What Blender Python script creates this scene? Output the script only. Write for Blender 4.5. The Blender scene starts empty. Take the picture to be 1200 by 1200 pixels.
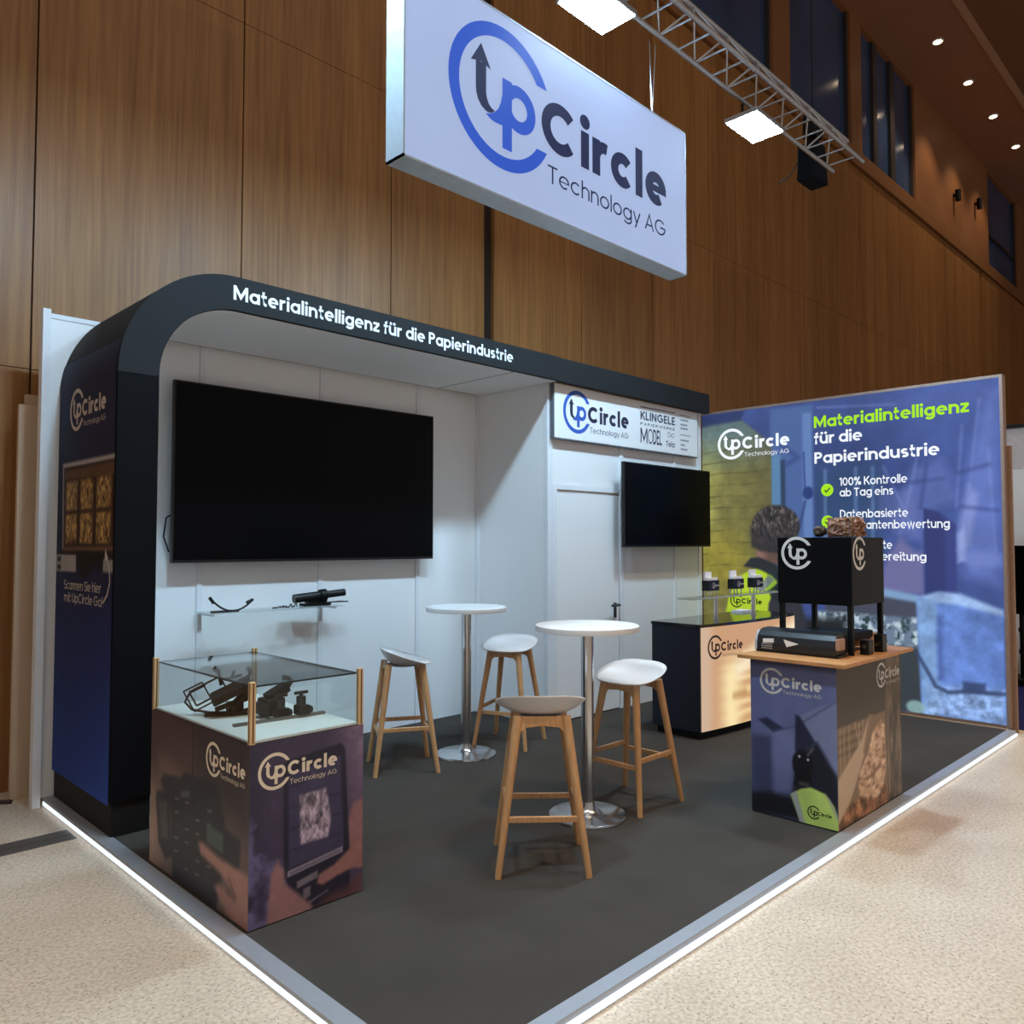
import bpy, bmesh, math, random
import numpy as np
from mathutils import Vector, Matrix
random.seed(7)
SC = bpy.context.scene
COL = SC.collection
PI = math.pi

# ------------------------------------------------------------------ camera, world, lights, exposure
cd = bpy.data.cameras.new('camera')
cam = bpy.data.objects.new('camera', cd)
COL.objects.link(cam)
cd.sensor_width = 36.0
cd.sensor_fit = 'HORIZONTAL'
cd.lens = 935 / 1200 * 36
cam.location = (-1.48, -1.78, 1.573)
cam.rotation_euler = (PI / 2 + math.atan(37 / 935), 0, -PI / 4)
cd.clip_end = 200
SC.camera = cam

W = bpy.data.worlds.new('hall_ambient')
SC.world = W
W.use_nodes = True
bg = W.node_tree.nodes['Background']
bg.inputs[0].default_value = (1.0, 0.91, 0.85, 1)
bg.inputs[1].default_value = 0.36

SC.view_settings.view_transform = 'Standard'
SC.view_settings.look = 'None'
SC.view_settings.exposure = 0.0
SC.view_settings.gamma = 1.0
SC.view_settings.use_curve_mapping = False

LED_STRENGTH = 350.0       # the truss floodlights (mesh emitters built below)
SPOT_W = 1250.0           # each warm ceiling downlight of the hall
SIGN_GLOW = 0.70
STRIP_GLOW = 1.15


def hall_lamp(x, y, z, power, spot=80, color=(1.0, 0.76, 0.52)):
    l = bpy.data.lights.new('downlight_lamp', 'SPOT')
    l.energy = power
    l.color = color
    l.spot_size = math.radians(spot)
    l.spot_blend = 0.6
    l.shadow_soft_size = 0.12
    o = bpy.data.objects.new('downlight_lamp', l)
    o.location = (x, y, z)
    COL.objects.link(o)
    return o


# ------------------------------------------------------------------ helpers
def lin(r, g, b):
    f = lambda c: (c / 255 / 12.92) if c / 255 <= 0.04045 else ((c / 255 + 0.055) / 1.055) ** 2.4
    return (f(r), f(g), f(b))


MATS = {}


def mat(name, rgb, rough=0.5, metal=0.0, spec=0.5, vary=0.06, scale=20.0, bump=0.0, coat=0.0, aniso=None):
    if name in MATS:
        return MATS[name]
    m = bpy.data.materials.new(name)
    m.use_nodes = True
    nt = m.node_tree
    p = nt.nodes['Principled BSDF']
    p.inputs['Roughness'].default_value = rough
    p.inputs['Metallic'].default_value = metal
    p.inputs['Specular IOR Level'].default_value = spec
    p.inputs['Coat Weight'].default_value = coat
    tc = nt.nodes.new('ShaderNodeTexCoord')
    mp = nt.nodes.new('ShaderNodeMapping')
    if aniso:
        mp.inputs['Scale'].default_value = aniso
    nt.links.new(tc.outputs['Object'], mp.inputs['Vector'])
    nz = nt.nodes.new('ShaderNodeTexNoise')
    nz.inputs['Scale'].default_value = scale
    nz.inputs['Detail'].default_value = 5
    nt.links.new(mp.outputs[0], nz.inputs['Vector'])
    rp = nt.nodes.new('ShaderNodeValToRGB')
    c = lin(*rgb)
    rp.color_ramp.elements[0].position = 0.3
    rp.color_ramp.elements[1].position = 0.7
    rp.color_ramp.elements[0].color = tuple(max(0, v * (1 - vary)) for v in c) + (1,)
    rp.color_ramp.elements[1].color = tuple(min(1, v * (1 + vary)) for v in c) + (1,)
    nt.links.new(nz.outputs[0], rp.inputs[0])
    nt.links.new(rp.outputs[0], p.inputs['Base Color'])
    if bump:
        b = nt.nodes.new('ShaderNodeBump')
        b.inputs['Strength'].default_value = bump
        b.inputs['Distance'].default_value = 0.01
        nt.links.new(nz.outputs[0], b.inputs['Height'])
        nt.links.new(b.outputs[0], p.inputs['Normal'])
    MATS[name] = m
    return m


def emit(name, rgb, strength, vary=0.03, scale=3.0):
    if name in MATS:
        return MATS[name]
    m = mat(name, rgb, 0.6, 0, 0.05, vary, scale)
    p = m.node_tree.nodes['Principled BSDF']
    rp = [n for n in m.node_tree.nodes if n.type == 'VALTORGB'][0]
    m.node_tree.links.remove(p.inputs['Base Color'].links[0])
    p.inputs['Base Color'].default_value = tuple(.14 * v for v in lin(*rgb)) + (1,)
    m.node_tree.links.new(rp.outputs[0], p.inputs['Emission Color'])
    p.inputs['Emission Strength'].default_value = strength
    return m


def glass(name, tint=(0.96, 0.985, 0.98), rough=0.0, mixf=0.8):
    """thin clear pane: mostly transparent with fresnel reflections"""
    if name in MATS:
        return MATS[name]
    m = bpy.data.materials.new(name)
    m.use_nodes = True
    nt = m.node_tree
    nt.nodes.clear()
    out = nt.nodes.new('ShaderNodeOutputMaterial')
    tr = nt.nodes.new('ShaderNodeBsdfTransparent')
    tr.inputs[0].default_value = tint + (1,)
    gl = nt.nodes.new('ShaderNodeBsdfGlossy')
    gl.inputs['Roughness'].default_value = rough
    lw = nt.nodes.new('ShaderNodeLayerWeight')
    lw.inputs[0].default_value = .5
    pw = nt.nodes.new('ShaderNodeMath'); pw.operation = 'POWER'; pw.inputs[1].default_value = 4.0
    nt.links.new(lw.outputs['Facing'], pw.inputs[0])
    mu = nt.nodes.new('ShaderNodeMapRange')
    mu.inputs[3].default_value = .025
    mu.inputs[4].default_value = mixf
    nt.links.new(pw.outputs[0], mu.inputs[0])
    mx = nt.nodes.new('ShaderNodeMixShader')
    nt.links.new(mu.outputs[0], mx.inputs[0])
    nt.links.new(tr.outputs[0], mx.inputs[1])
    nt.links.new(gl.outputs[0], mx.inputs[2])
    nt.links.new(mx.outputs[0], out.inputs[0])
    MATS[name] = m
    return m


def print_mat(name, emission=0.0, rough=0.45, spec=0.3):
    if name in MATS:
        return MATS[name]
    m = bpy.data.materials.new(name)
    m.use_nodes = True
    nt = m.node_tree
    p = nt.nodes['Principled BSDF']
    p.inputs['Roughness'].default_value = rough
    p.inputs['Specular IOR Level'].default_value = spec
    at = nt.nodes.new('ShaderNodeAttribute')
    at.attribute_name = 'print'
    if emission:
        nt.links.new(at.outputs['Color'], p.inputs['Emission Color'])
        p.inputs['Emission Strength'].default_value = emission
        p.inputs['Base Color'].default_value = (0.02, 0.02, 0.02, 1)
    else:
        nt.links.new(at.outputs['Color'], p.inputs['Base Color'])
    MATS[name] = m
    return m


class MB:
    """collects shapes and links them as ONE mesh object"""

    def __init__(self):
        self.v = []
        self.f = []
        self.s = []

    def add(self, vs, fs, smooth=False):
        n = len(self.v)
        self.v += [tuple(p) for p in vs]
        self.f += [tuple(i + n for i in f) for f in fs]
        self.s += [smooth] * len(fs)
        return self

    def box(self, x0, x1, y0, y1, z0, z1):
        vs = [(x, y, z) for x in (x0, x1) for y in (y0, y1) for z in (z0, z1)]
        return self.add(vs, [(0, 1, 3, 2), (4, 6, 7, 5), (0, 4, 5, 1), (2, 3, 7, 6), (0, 2, 6, 4), (1, 5, 7, 3)])

    def bar(self, p0, p1, w, h, w2=None, h2=None, up=(0, 0, 1)):
        p0 = Vector(p0); p1 = Vector(p1)
        d = (p1 - p0).normalized()
        u = Vector(up)
        if abs(d.dot(u)) > 0.98:
            u = Vector((1, 0, 0))
        a = d.cross(u).normalized()
        b = a.cross(d).normalized()
        w2 = w2 or w; h2 = h2 or h
        vs = []
        for p, ww, hh in ((p0, w, h), (p1, w2, h2)):
            for i, j in ((-1, -1), (1, -1), (1, 1), (-1, 1)):
                vs.append(p + a * (ww / 2 * i) + b * (hh / 2 * j))
        return self.add(vs, [(0, 1, 2, 3), (7, 6, 5, 4), (0, 4, 5, 1), (1, 5, 6, 2), (2, 6, 7, 3), (3, 7, 4, 0)])

    def tube(self, pts, r, n=10, r2=None):
        pts = [Vector(p) for p in pts]
        m = len(pts)
        vs = []
        prev = None
        for i, p in enumerate(pts):
            d = (pts[min(i + 1, m - 1)] - pts[max(i - 1, 0)]).normalized()
            if prev is None:
                u = Vector((0, 0, 1)) if abs(d.z) < 0.9 else Vector((1, 0, 0))
                a = d.cross(u).normalized()
            else:
                a = (prev - d * prev.dot(d)).normalized()
            prev = a
            b = d.cross(a)
            rr = r if r2 is None else r + (r2 - r) * i / (m - 1)
            for k in range(n):
                t = 2 * PI * k / n
                vs.append(p + a * (rr * math.cos(t)) + b * (rr * math.sin(t)))
        fs = []
        for i in range(m - 1):
            for k in range(n):
                k2 = (k + 1) % n
                fs.append((i * n + k, i * n + k2, (i + 1) * n + k2, (i + 1) * n + k))
        self.add(vs, fs, True)
        self.add(vs[:n], [tuple(range(n - 1, -1, -1))])
        self.add(vs[-n:], [tuple(range(n))])
        return self

    def lathe(self, prof, c=(0, 0, 0), n=40):
        vs = []
        for r, z in prof:
            for k in range(n):
                t = 2 * PI * k / n
                vs.append((c[0] + r * math.cos(t), c[1] + r * math.sin(t), c[2] + z))
        fs = []
        for i in range(len(prof) - 1):
            for k in range(n):
                k2 = (k + 1) % n
                fs.append((i * n + k, i * n + k2, (i + 1) * n + k2, (i + 1) * n + k))
        fs.append(tuple(range(n - 1, -1, -1)))
        q = (len(prof) - 1) * n
        fs.append(tuple(q + k for k in range(n)))
        return self.add(vs, fs, False)

    def prism(self, poly, f0, f1):
        """poly: 2D points; f0/f1 map a 2D point to the two 3D end positions"""
        n = len(poly)
        vs = [f0(p) for p in poly] + [f1(p) for p in poly]
        fs = [tuple(range(n)), tuple(range(2 * n - 1, n - 1, -1))]
        for k in range(n):
            k2 = (k + 1) % n
            fs.append((k, k + n, k2 + n, k2))
        return self.add(vs, fs)

    def build(self, name, m, parent=None, bevel=0.0, smooth_angle=None, local=False):
        me = bpy.data.meshes.new(name)
        off = Vector((0, 0, 0))
        root = parent
        while root is not None and not local:
            off += Vector(root.location)
            root = root.parent
        vs = [tuple(Vector(p) - off) for p in self.v]
        me.from_pydata(vs, [], self.f)
        for p, s in zip(me.polygons, self.s):
            p.use_smooth = s
        bm = bmesh.new()
        bm.from_mesh(me)
        bmesh.ops.recalc_face_normals(bm, faces=bm.faces)
        bm.to_mesh(me)
        bm.free()
        me.materials.append(m)
        o = bpy.data.objects.new(name, me)
        COL.objects.link(o)
        if parent is not None:
            o.parent = parent
        if bevel:
            md = o.modifiers.new('bevel', 'BEVEL')
            md.width = bevel
            md.segments = 2
            md.limit_method = 'ANGLE'
        if smooth_angle:
            for p in me.polygons:
                p.use_smooth = True
            md = o.modifiers.new('edges', 'EDGE_SPLIT')
            md.split_angle = math.radians(smooth_angle)
        return o


def box(name, m, x0, x1, y0, y1, z0, z1, parent=None, bevel=0.0):
    return MB().box(x0, x1, y0, y1, z0, z1).build(name, m, parent, bevel)


def thing(name, label, cat, loc=(0, 0, 0), group=None):
    o = bpy.data.objects.new(name, None)
    COL.objects.link(o)
    o.location = loc
    o.empty_display_size = 0.1
    return tag(o, label, cat, group)


def tag(o, label, cat, group=None):
    o['label'] = label
    o['category'] = cat
    if group:
        o['group'] = group
    return o


def struct(o, label=None, cat=None):
    o['kind'] = 'structure'
    if label:
        o['label'] = label
        o['category'] = cat
    return o


# ------------------------------------------------------------------ stroke lettering (geometric sans) and the ring logo
def arc(cx, cy, rx, a0, a1, ry=None, n=None):
    ry = rx if ry is None else ry
    n = n or max(3, int(abs(a1 - a0) / 12))
    return [(cx + rx * math.cos(math.radians(a0 + (a1 - a0) * i / n)),
             cy + ry * math.sin(math.radians(a0 + (a1 - a0) * i / n))) for i in range(n + 1)]


def stroke(pts, w):
    q = []
    for p in pts:
        if not q or math.hypot(p[0] - q[-1][0], p[1] - q[-1][1]) > 1e-5:
            q.append(p)
    closed = math.hypot(pts[0][0] - pts[-1][0], pts[0][1] - pts[-1][1]) < 1e-5 and len(q) > 3
    m = len(q)
    L = []; R = []
    for i in range(m):
        if closed and i in (0, m - 1):
            a, b = q[m - 2], q[1]
        else:
            a, b = q[max(i - 1, 0)], q[min(i + 1, m - 1)]
        def nrm(p, r):
            dx, dy = r[0] - p[0], r[1] - p[1]
            l = math.hypot(dx, dy) or 1
            return (-dy / l, dx / l)
        if (0 < i < m - 1) or closed:
            n1 = nrm(a, q[i]); n2 = nrm(q[i], b)
            nx, ny = n1[0] + n2[0], n1[1] + n2[1]
            l = math.hypot(nx, ny) or 1
            nx, ny = nx / l, ny / l
            k = 1 / max(0.45, nx * n1[0] + ny * n1[1])
        else:
            nx, ny = nrm(a, b)
            k = 1
        h = w / 2 * k
        L.append((q[i][0] + nx * h, q[i][1] + ny * h))
        R.append((q[i][0] - nx * h, q[i][1] - ny * h))
    return [[R[i], R[i + 1], L[i + 1], L[i]] for i in range(m - 1)]


def disc(cx, cy, r, n=18):
    return [[(cx + r * math.cos(2 * PI * k / n), cy + r * math.sin(2 * PI * k / n)) for k in range(n)]]


XH, ASC, DSC = 0.74, 1.04, -0.27


def glyph(ch, w):
    h = w / 2
    R = XH / 2 - h
    c = XH / 2
    S = []
    add = lambda *p: S.append(('s', list(p)))
    poly = lambda pts: S.append(('s', pts))
    dot = lambda x, y: S.append(('d', (x, y, w * 0.62)))
    ring = lambda cx=c: poly(arc(cx, c, R, 0, 360))
    adv = XH
    CR = 0.5 - h
    if ch in 'oOQ':
        if ch == 'o':
            ring()
        else:
            poly(arc(.5, .5, CR, 0, 360)); adv = 1.0
    elif ch == 'a':
        ring(); add((XH - h, 0), (XH - h, XH))
    elif ch == 'b':
        ring(); add((h, 0), (h, ASC))
    elif ch == 'd':
        ring(); add((XH - h, 0), (XH - h, ASC))
    elif ch == 'p':
        ring(); add((h, DSC), (h, XH))
    elif ch == 'g':
        ring(); poly([(XH - h, XH), (XH - h, .02)] + arc(c, .02, R, 0, -150, -DSC + .02 - h))
    elif ch == 'c':
        poly(arc(c, c, R, 42, 318)); adv = XH * .95
    elif ch == 'e':
        S.append(('t', [(h * 1.2, c), (XH - h * .02, c)])); poly(arc(c, c, R, 4, 308))
    elif ch in 'nhmu' or ch == 'ü':
        r = .25
        if ch in 'uü':
            poly([(h, XH), (h, h + r)] + arc(h + r, h + r, r, 180, 360) + [(h + 2 * r, XH)])
            add((h + 2 * r, 0), (h + 2 * r, XH))
            if ch == 'ü':
                dot(h + r - .16, XH + .19); dot(h + r + .16, XH + .19)
            adv = 2 * r + w
        else:
            add((h, 0), (h, ASC if ch == 'h' else XH))
            poly([(h, XH - h - r)] + arc(h + r, XH - h - r, r, 180, 0) + [(h + 2 * r, 0)])
            adv = 2 * r + w
            if ch == 'm':
                poly([(h + 2 * r, XH - h - r)] + arc(h + 3 * r, XH - h - r, r, 180, 0) + [(h + 4 * r, 0)])
                adv = 4 * r + w
    elif ch == 'r':
        add((h, 0), (h, XH)); poly(arc(h + .25, XH - h - .25, .25, 180, 72)); adv = .36 + h * .9
    elif ch == 'i':
        add((h, 0), (h, XH)); dot(h, XH + .2); adv = w
    elif ch == 'l':
        add((h, 0), (h, ASC)); adv = w
    elif ch == 't':
        poly([(.16, .98), (.16, .2)] + arc(.16 + .14, h + .14, .14, 180, 270) + [(.38, h)]); add((0, XH - h), (.38, XH - h)); adv = .40
    elif ch == 'f':
        poly([(.16, 0), (.16, ASC - .2)] + arc(.16 + .16, ASC - h - .16, .16, 180, 85)); add((0, XH - h), (.38, XH - h)); adv = .38
    elif ch == 's':
        x = .27; r = (XH - w) / 4
        poly(arc(x, XH - h - r, x - h, 35, 270, r) + arc(x, h + r, x - h, 90, -145, r)); adv = .54
    elif ch == 'z':
        add((0, XH - h), (.52, XH - h)); add((.50, XH - h), (.03, h)); add((0, h), (.54, h)); adv = .54
    elif ch == 'w':
        add((h, XH), (.26, 0), (.48, XH), (.70, 0), (.96 - h, XH)); adv = .96
    elif ch == 'y':
        add((h, XH), (.33, .03)); add((.66 - h, XH), (.20, DSC)); adv = .66
    elif ch == 'k':
        add((h, 0), (h, ASC)); add((h, .3), (.5, XH)); add((.25, .42), (.55, 0)); adv = .55
    elif ch == 'M':
        add((h, 0), (h, 1)); add((1.0 - h, 0), (1.0 - h, 1)); add((h, .97), (.5, .22), (1.0 - h, .97)); adv = 1.0
    elif ch == 'N':
        add((h, 0), (h, 1)); add((.78 - h, 0), (.78 - h, 1)); add((h, .95), (.78 - h, .05)); adv = .78
    elif ch == 'T':
        add((0, 1 - h), (.68, 1 - h)); add((.34, 0), (.34, 1)); adv = .68
    elif ch == 'D':
        poly([(h, h), (h, 1 - h), (.32, 1 - h)] + arc(.32, .5, .5 - h - .05, 90, -90, CR) + [(h, h)]); adv = .76
    elif ch == 'K':
        add((h, 0), (h, 1)); add((h, .38), (.66, 1)); add((.28, .58), (.70, 0)); adv = .70
    elif ch in 'PR':
        r = (.58 - w) / 2
        add((h, 0), (h, 1)); poly([(h, 1 - h), (.34, 1 - h)] + arc(.34, 1 - h - r, r, 90, -90) + [(h, 1 - h - 2 * r)])
        if ch == 'R':
            add((.32, .42), (.62, 0))
        adv = .34 + r + h
    elif ch == 'S':
        x = .33; r = (1 - w) / 4
        poly(arc(x, 1 - h - r, x - h, 30, 270, r) + arc(x, h + r, x - h, 90, -150, r)); adv = .66
    elif ch in 'GC':
        poly(arc(.5, .5, CR, 42, 360 if ch == 'G' else 318))
        if ch == 'G':
            add((.5, .5), (1.0 - h, .5))
        adv = .98
    elif ch == 'A':
        add((h * .8, 0), (.40, 1 - h * .3), (.80 - h * .8, 0)); add((.18, .30), (.62, .30)); adv = .80
    elif ch == 'U':
        poly([(h, 1), (h, .36)] + arc(.36, .36, .36 - h, 180, 360) + [(.72 - h, 1)]); adv = .72
    elif ch in 'LE':
        add((h, 0), (h, 1)); add((h, h), (.54, h)); adv = .55
        if ch == 'E':
            add((h, .5), (.50, .5)); add((h, 1 - h), (.54, 1 - h))
    elif ch == 'I':
        add((h, 0), (h, 1)); adv = w
    elif ch == 'W':
        add((h, 1), (.3, 0), (.55, 1), (.8, 0), (1.1 - h, 1)); adv = 1.1
    elif ch == '1':
        add((0, .80), (.22, 1 - h * .6)); add((.25, 0), (.25, 1)); adv = .25 + h
    elif ch == '0':
        poly(arc(.34, .5, .34 - h, 0, 360, CR)); adv = .68
    elif ch == '%':
        poly(arc(.2, .78, .2 - h * .8, 0, 360)); poly(arc(.72, .22, .2 - h * .8, 0, 360)); add((.70, 1), (.22, 0)); adv = .92
    elif ch == '!':
        add((h, .3), (h, 1)); dot(h, h); adv = w
    elif ch == '.':
        dot(h, h); adv = w
    elif ch == ' ':
        adv = .20
    return S, adv


def text_polys(s, x, y, cap, w=.17, width=None, gap=.09, right=False):
    """list of (poly, layer); x,y = left end of the baseline"""
    out = []
    cx = 0
    for i, ch in enumerate(s):
        S, adv = glyph(ch, w)
        lay = 0
        for kind, d in S:
            if kind in 'st':
                ps = stroke(d, w if kind == 's' else w * .66)
            else:
                ps = disc(*d)
            for p in ps:
                out.append(([(cx + a, b) for a, b in p], lay))
            lay += 1
        cx += adv + gap
    cx -= gap
    sx = (width / cx) if width else cap
    if right:
        x = x - cx * sx
    return [([(x + a * sx, y + b * cap) for a, b in p], l) for p, l in out]


def word_polys(s, x, y, cap, w=.17, width=None, gap=.09):
    """the same line of text, one list per word"""
    tot = sum(glyph(c, w)[1] + gap for c in s) - gap
    k = width / tot if width else cap
    out, cx = [], 0
    for wd in s.split(' '):
        ln = sum(glyph(c, w)[1] + gap for c in wd) - gap
        out.append(text_polys(wd, x + cx * k, y, cap, w, ln * k, gap))
        cx += ln + gap + glyph(' ', w)[1] + gap
    return out


def ring_polys(cx, cy, R):
    """open ring of the logo, gap on the right cut level"""
    ro, ri, z = 1.0, .815, .465
    a0o = math.degrees(math.asin(z / ro)); a0i = math.degrees(math.asin(z / ri))
    n = 48
    P = []
    for i in range(n):
        q = []
        for r, a0, k in ((ri, a0i, i), (ro, a0o, i), (ro, a0o, i + 1), (ri, a0i, i + 1)):
            a = math.radians(a0 + (360 - 2 * a0) * k / n)
            q.append((cx + R * r * math.cos(a), cy + R * r * math.sin(a)))
        P.append((q, 0))
    return P


def arrow_polys(cx, cy, R):
    T = lambda p: (cx + R * p[0], cy + R * p[1])
    stem = ((-.52, .34), (-.33, .34), (-.33, -.04), (-.315, -.12), (-.275, -.19), (-.225, -.225), (-.165, -.24), (-.21, -.28), (-.27, -.305), (-.34, -.30), (-.42, -.26), (-.48, -.19), (-.51, -.11), (-.52, -.03))
    return [([T(p) for p in stem], 1), ([T(p) for p in ((-.61, .30), (-.425, .345), (-.425, .60))], 2), ([T(p) for p in ((-.24, .30), (-.425, .60), (-.425, .345))], 2)]


def p_polys(cx, cy, R):
    T = lambda p: (cx + R * p[0], cy + R * p[1])
    P = [([T(p) for p in q], 1) for q in stroke([(.07, -.70), (.07, .29)], .185)]
    P += [([T(p) for p in q], 2) for q in stroke(arc(.305, -.045, .25, 0, 360), .175)]
    sw = ((-.34, -.335), (-.26, -.31), (-.18, -.265), (-.10, -.18), (-.055, -.08), (-.02, .06), (.03, .06), (.03, -.385), (-.06, -.39), (-.16, -.395), (-.25, -.38))
    return P + [([T(p) for p in sw], 3)]


def name_polys(cx, cy, R):
    x = cx + .77 * R
    return text_polys('Circle', x, cy - .39 * R, .77 * R, .235, 3.16 * R, .10)


def tech_polys(cx, cy, R, w=.105):
    return text_polys('Technology AG', cx + .90 * R, cy - .875 * R, .265 * R, w, 3.0 * R, .10)


def flat(name, polys, origin, u, v, m, parent, off=.0015, fn=None):
    """flat vinyl graphics on a surface; u,v unit axes, normal u x v. fn maps (a,b,h) when the surface is curved"""
    origin = Vector(origin); u = Vector(u); v = Vector(v)
    n = u.cross(v).normalized()
    b = MB()
    for poly, lay in polys:
        h = off + lay * .00012
        if fn:
            vs = [fn(p[0], p[1], h) for p in poly]
        else:
            vs = [origin + u * p[0] + v * p[1] + n * h for p in poly]
        ar = sum(poly[i][0] * poly[(i + 1) % len(poly)][1] - poly[(i + 1) % len(poly)][0] * poly[i][1] for i in range(len(poly)))
        f = tuple(range(len(poly)))
        b.add(vs, [f if ar > 0 else f[::-1]])
    me = bpy.data.meshes.new(name)
    o = b
    loc = Vector((0, 0, 0))
    r = parent
    while r is not None:
        loc += Vector(r.location); r = r.parent
    me.from_pydata([tuple(Vector(p) - loc) for p in b.v], [], b.f)
    me.materials.append(m)
    ob = bpy.data.objects.new(name, me)
    COL.objects.link(ob)
    if parent is not None:
        ob.parent = parent
    return ob


def logo(cx, cy, R, origin, u, v, parent, ms, off=.0015, fn=None, tech=True):
    """ring logo with its wordmark; ms = materials (ring, arrow, p, word, tech)"""
    flat('logo_ring', ring_polys(cx, cy, R), origin, u, v, ms[0], parent, off, fn)
    flat('logo_arrow', arrow_polys(cx, cy, R), origin, u, v, ms[1], parent, off, fn)
    flat('logo_letter', p_polys(cx, cy, R), origin, u, v, ms[2], parent, off, fn)
    if ms[3]:
        flat('logo_lettering', name_polys(cx, cy, R), origin, u, v, ms[3], parent, off, fn)
    if tech and ms[4]:
        flat('small_lettering', tech_polys(cx, cy, R), origin, u, v, ms[4], parent, off, fn)


# ------------------------------------------------------------------ printed pictures (colour per vertex on a fine grid)
def vnoise(A, B, s, seed):
    rs = np.random.RandomState(seed)
    n = 64
    g = rs.rand(n, n)
    x = A * s; y = B * s
    xi = np.floor(x).astype(int); yi = np.floor(y).astype(int)
    fx = x - xi; fy = y - yi
    fx = fx * fx * (3 - 2 * fx); fy = fy * fy * (3 - 2 * fy)
    G = lambda i, j: g[np.mod(i, n), np.mod(j, n)]
    return (G(xi, yi) * (1 - fx) + G(xi + 1, yi) * fx) * (1 - fy) + (G(xi, yi + 1) * (1 - fx) + G(xi + 1, yi + 1) * fx) * fy


def fbm(A, B, s, seed, o=4):
    t = 0; a = .5; z = 0
    for k in range(o):
        t = t + a * vnoise(A, B, s * 2 ** k, seed + k); z += a; a *= .55
    return t / z


class Paint:
    def __init__(self, Wd, Ht, nx, ny):
        self.nx, self.ny, self.W, self.H = nx, ny, Wd, Ht
        a = np.linspace(0, Wd, nx); b = np.linspace(0, Ht, ny)
        self.A, self.B = np.meshgrid(a, b)
        self.C = np.zeros((ny, nx, 3))

    def fill(self, rgb, mask=None):
        c = np.array(rgb, float)
        if mask is None:
            self.C[:] = c
        else:
            m = np.clip(mask, 0, 1)[..., None]
            self.C = self.C * (1 - m) + c * m

    def poly(self, pts, soft=.012):
        A, B = self.A, self.B
        ins = np.zeros(A.shape, bool)
        dist = np.full(A.shape, 1e9)
        n = len(pts)
        for i in range(n):
            x0, y0 = pts[i]; x1, y1 = pts[(i + 1) % n]
            if y0 != y1:
                cross = ((y0 > B) != (y1 > B)) & (A < (x1 - x0) * (B - y0) / (y1 - y0) + x0)
                ins ^= cross
            dx, dy = x1 - x0, y1 - y0
            t = np.clip(((A - x0) * dx + (B - y0) * dy) / (dx * dx + dy * dy + 1e-12), 0, 1)
            dist = np.minimum(dist, np.hypot(A - x0 - t * dx, B - y0 - t * dy))
        sd = np.where(ins, dist, -dist)
        return np.clip(.5 + sd / (2 * soft), 0, 1)

    def ell(self, cx, cy, rx, ry, soft=.06):
        d = np.hypot((self.A - cx) / rx, (self.B - cy) / ry)
        return np.clip((1 - d) / soft + .5, 0, 1)

    def line(self, pts, w, soft=.006):
        dist = np.full(self.A.shape, 1e9)
        for (x0, y0), (x1, y1) in zip(pts[:-1], pts[1:]):
            dx, dy = x1 - x0, y1 - y0
            t = np.clip(((self.A - x0) * dx + (self.B - y0) * dy) / (dx * dx + dy * dy + 1e-12), 0, 1)
            dist = np.minimum(dist, np.hypot(self.A - x0 - t * dx, self.B - y0 - t * dy))
        return np.clip(.5 + (w / 2 - dist) / (2 * soft), 0, 1)

    def mottle(self, amt, s, seed, mask=None, sx=1.0):
        n = (fbm(self.A * sx, self.B, s, seed) - .5) * 2 * amt
        if mask is not None:
            n = n * mask
        self.C = self.C * (1 + n[..., None])

    def lin(self):
        c = np.clip(self.C, 0, 255) / 255
        return np.where(c <= .04045, c / 12.92, ((c + .055) / 1.055) ** 2.4)

    def build(self, name, fn, m, parent, gain=1.0, sat=1.0, tint=(1, 1, 1)):
        nx, ny = self.nx, self.ny
        loc = Vector((0, 0, 0)); r = parent
        while r is not None:
            loc += Vector(r.location); r = r.parent
        vs = []
        for j in range(ny):
            for i in range(nx):
                vs.append(tuple(Vector(fn(self.A[j, i], self.B[j, i])) - loc))
        fs = [(j * nx + i, j * nx + i + 1, (j + 1) * nx + i + 1, (j + 1) * nx + i) for j in range(ny - 1) for i in range(nx - 1)]
        me = bpy.data.meshes.new(name)
        me.from_pydata(vs, [], fs)
        at = me.attributes.new('print', 'FLOAT_COLOR', 'POINT')
        c = np.ones((nx * ny, 4), np.float32)
        q = self.lin().reshape(-1, 3) * gain
        q = q * np.array(tint)
        gy = q.mean(axis=1, keepdims=True)
        c[:, :3] = np.clip(gy + (q - gy) * sat, 0, 1)
        at.data.foreach_set('color', c.ravel())
        me.materials.append(m)
        o = bpy.data.objects.new(name, me)
        COL.objects.link(o)
        o.parent = parent
        return o


# ------------------------------------------------------------------ materials
M_white = mat('white_laminate', (236, 236, 236), .45, vary=.005, scale=3)
M_whitep = mat('white_profile', (228, 230, 233), .35, vary=.02)
M_black = mat('black_fabric', (30, 31, 33), .8, spec=.25, vary=.08, scale=60)
M_blackp = mat('black_plastic', (17, 17, 19), .35, spec=.4, vary=.1)
M_blackm = mat('matt_black_metal', (8, 9, 11), .5, spec=.25, vary=.1)
M_screen = mat('dark_screen', (3, 4, 6), .25, spec=.10, vary=.2)
M_steel = mat('brushed_steel', (200, 200, 202), .22, metal=1.0, vary=.06, scale=30, aniso=(1, 1, .05))
M_chrome = mat('polished_steel', (205, 206, 208), .22, metal=1.0, vary=.03)
M_alu = mat('aluminium', (190, 193, 198), .35, metal=.85, vary=.04)
M_alup = mat('aluminium_profile', (168, 171, 178), .45, metal=.5, vary=.03)
M_oak = mat('oak_wood', (196, 150, 104), .45, vary=.14, scale=14, aniso=(6, 6, .6))
M_oaktop = mat('oiled_oak_board', (188, 132, 82), .4, vary=.22, scale=10, aniso=(4, .6, 4))
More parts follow.
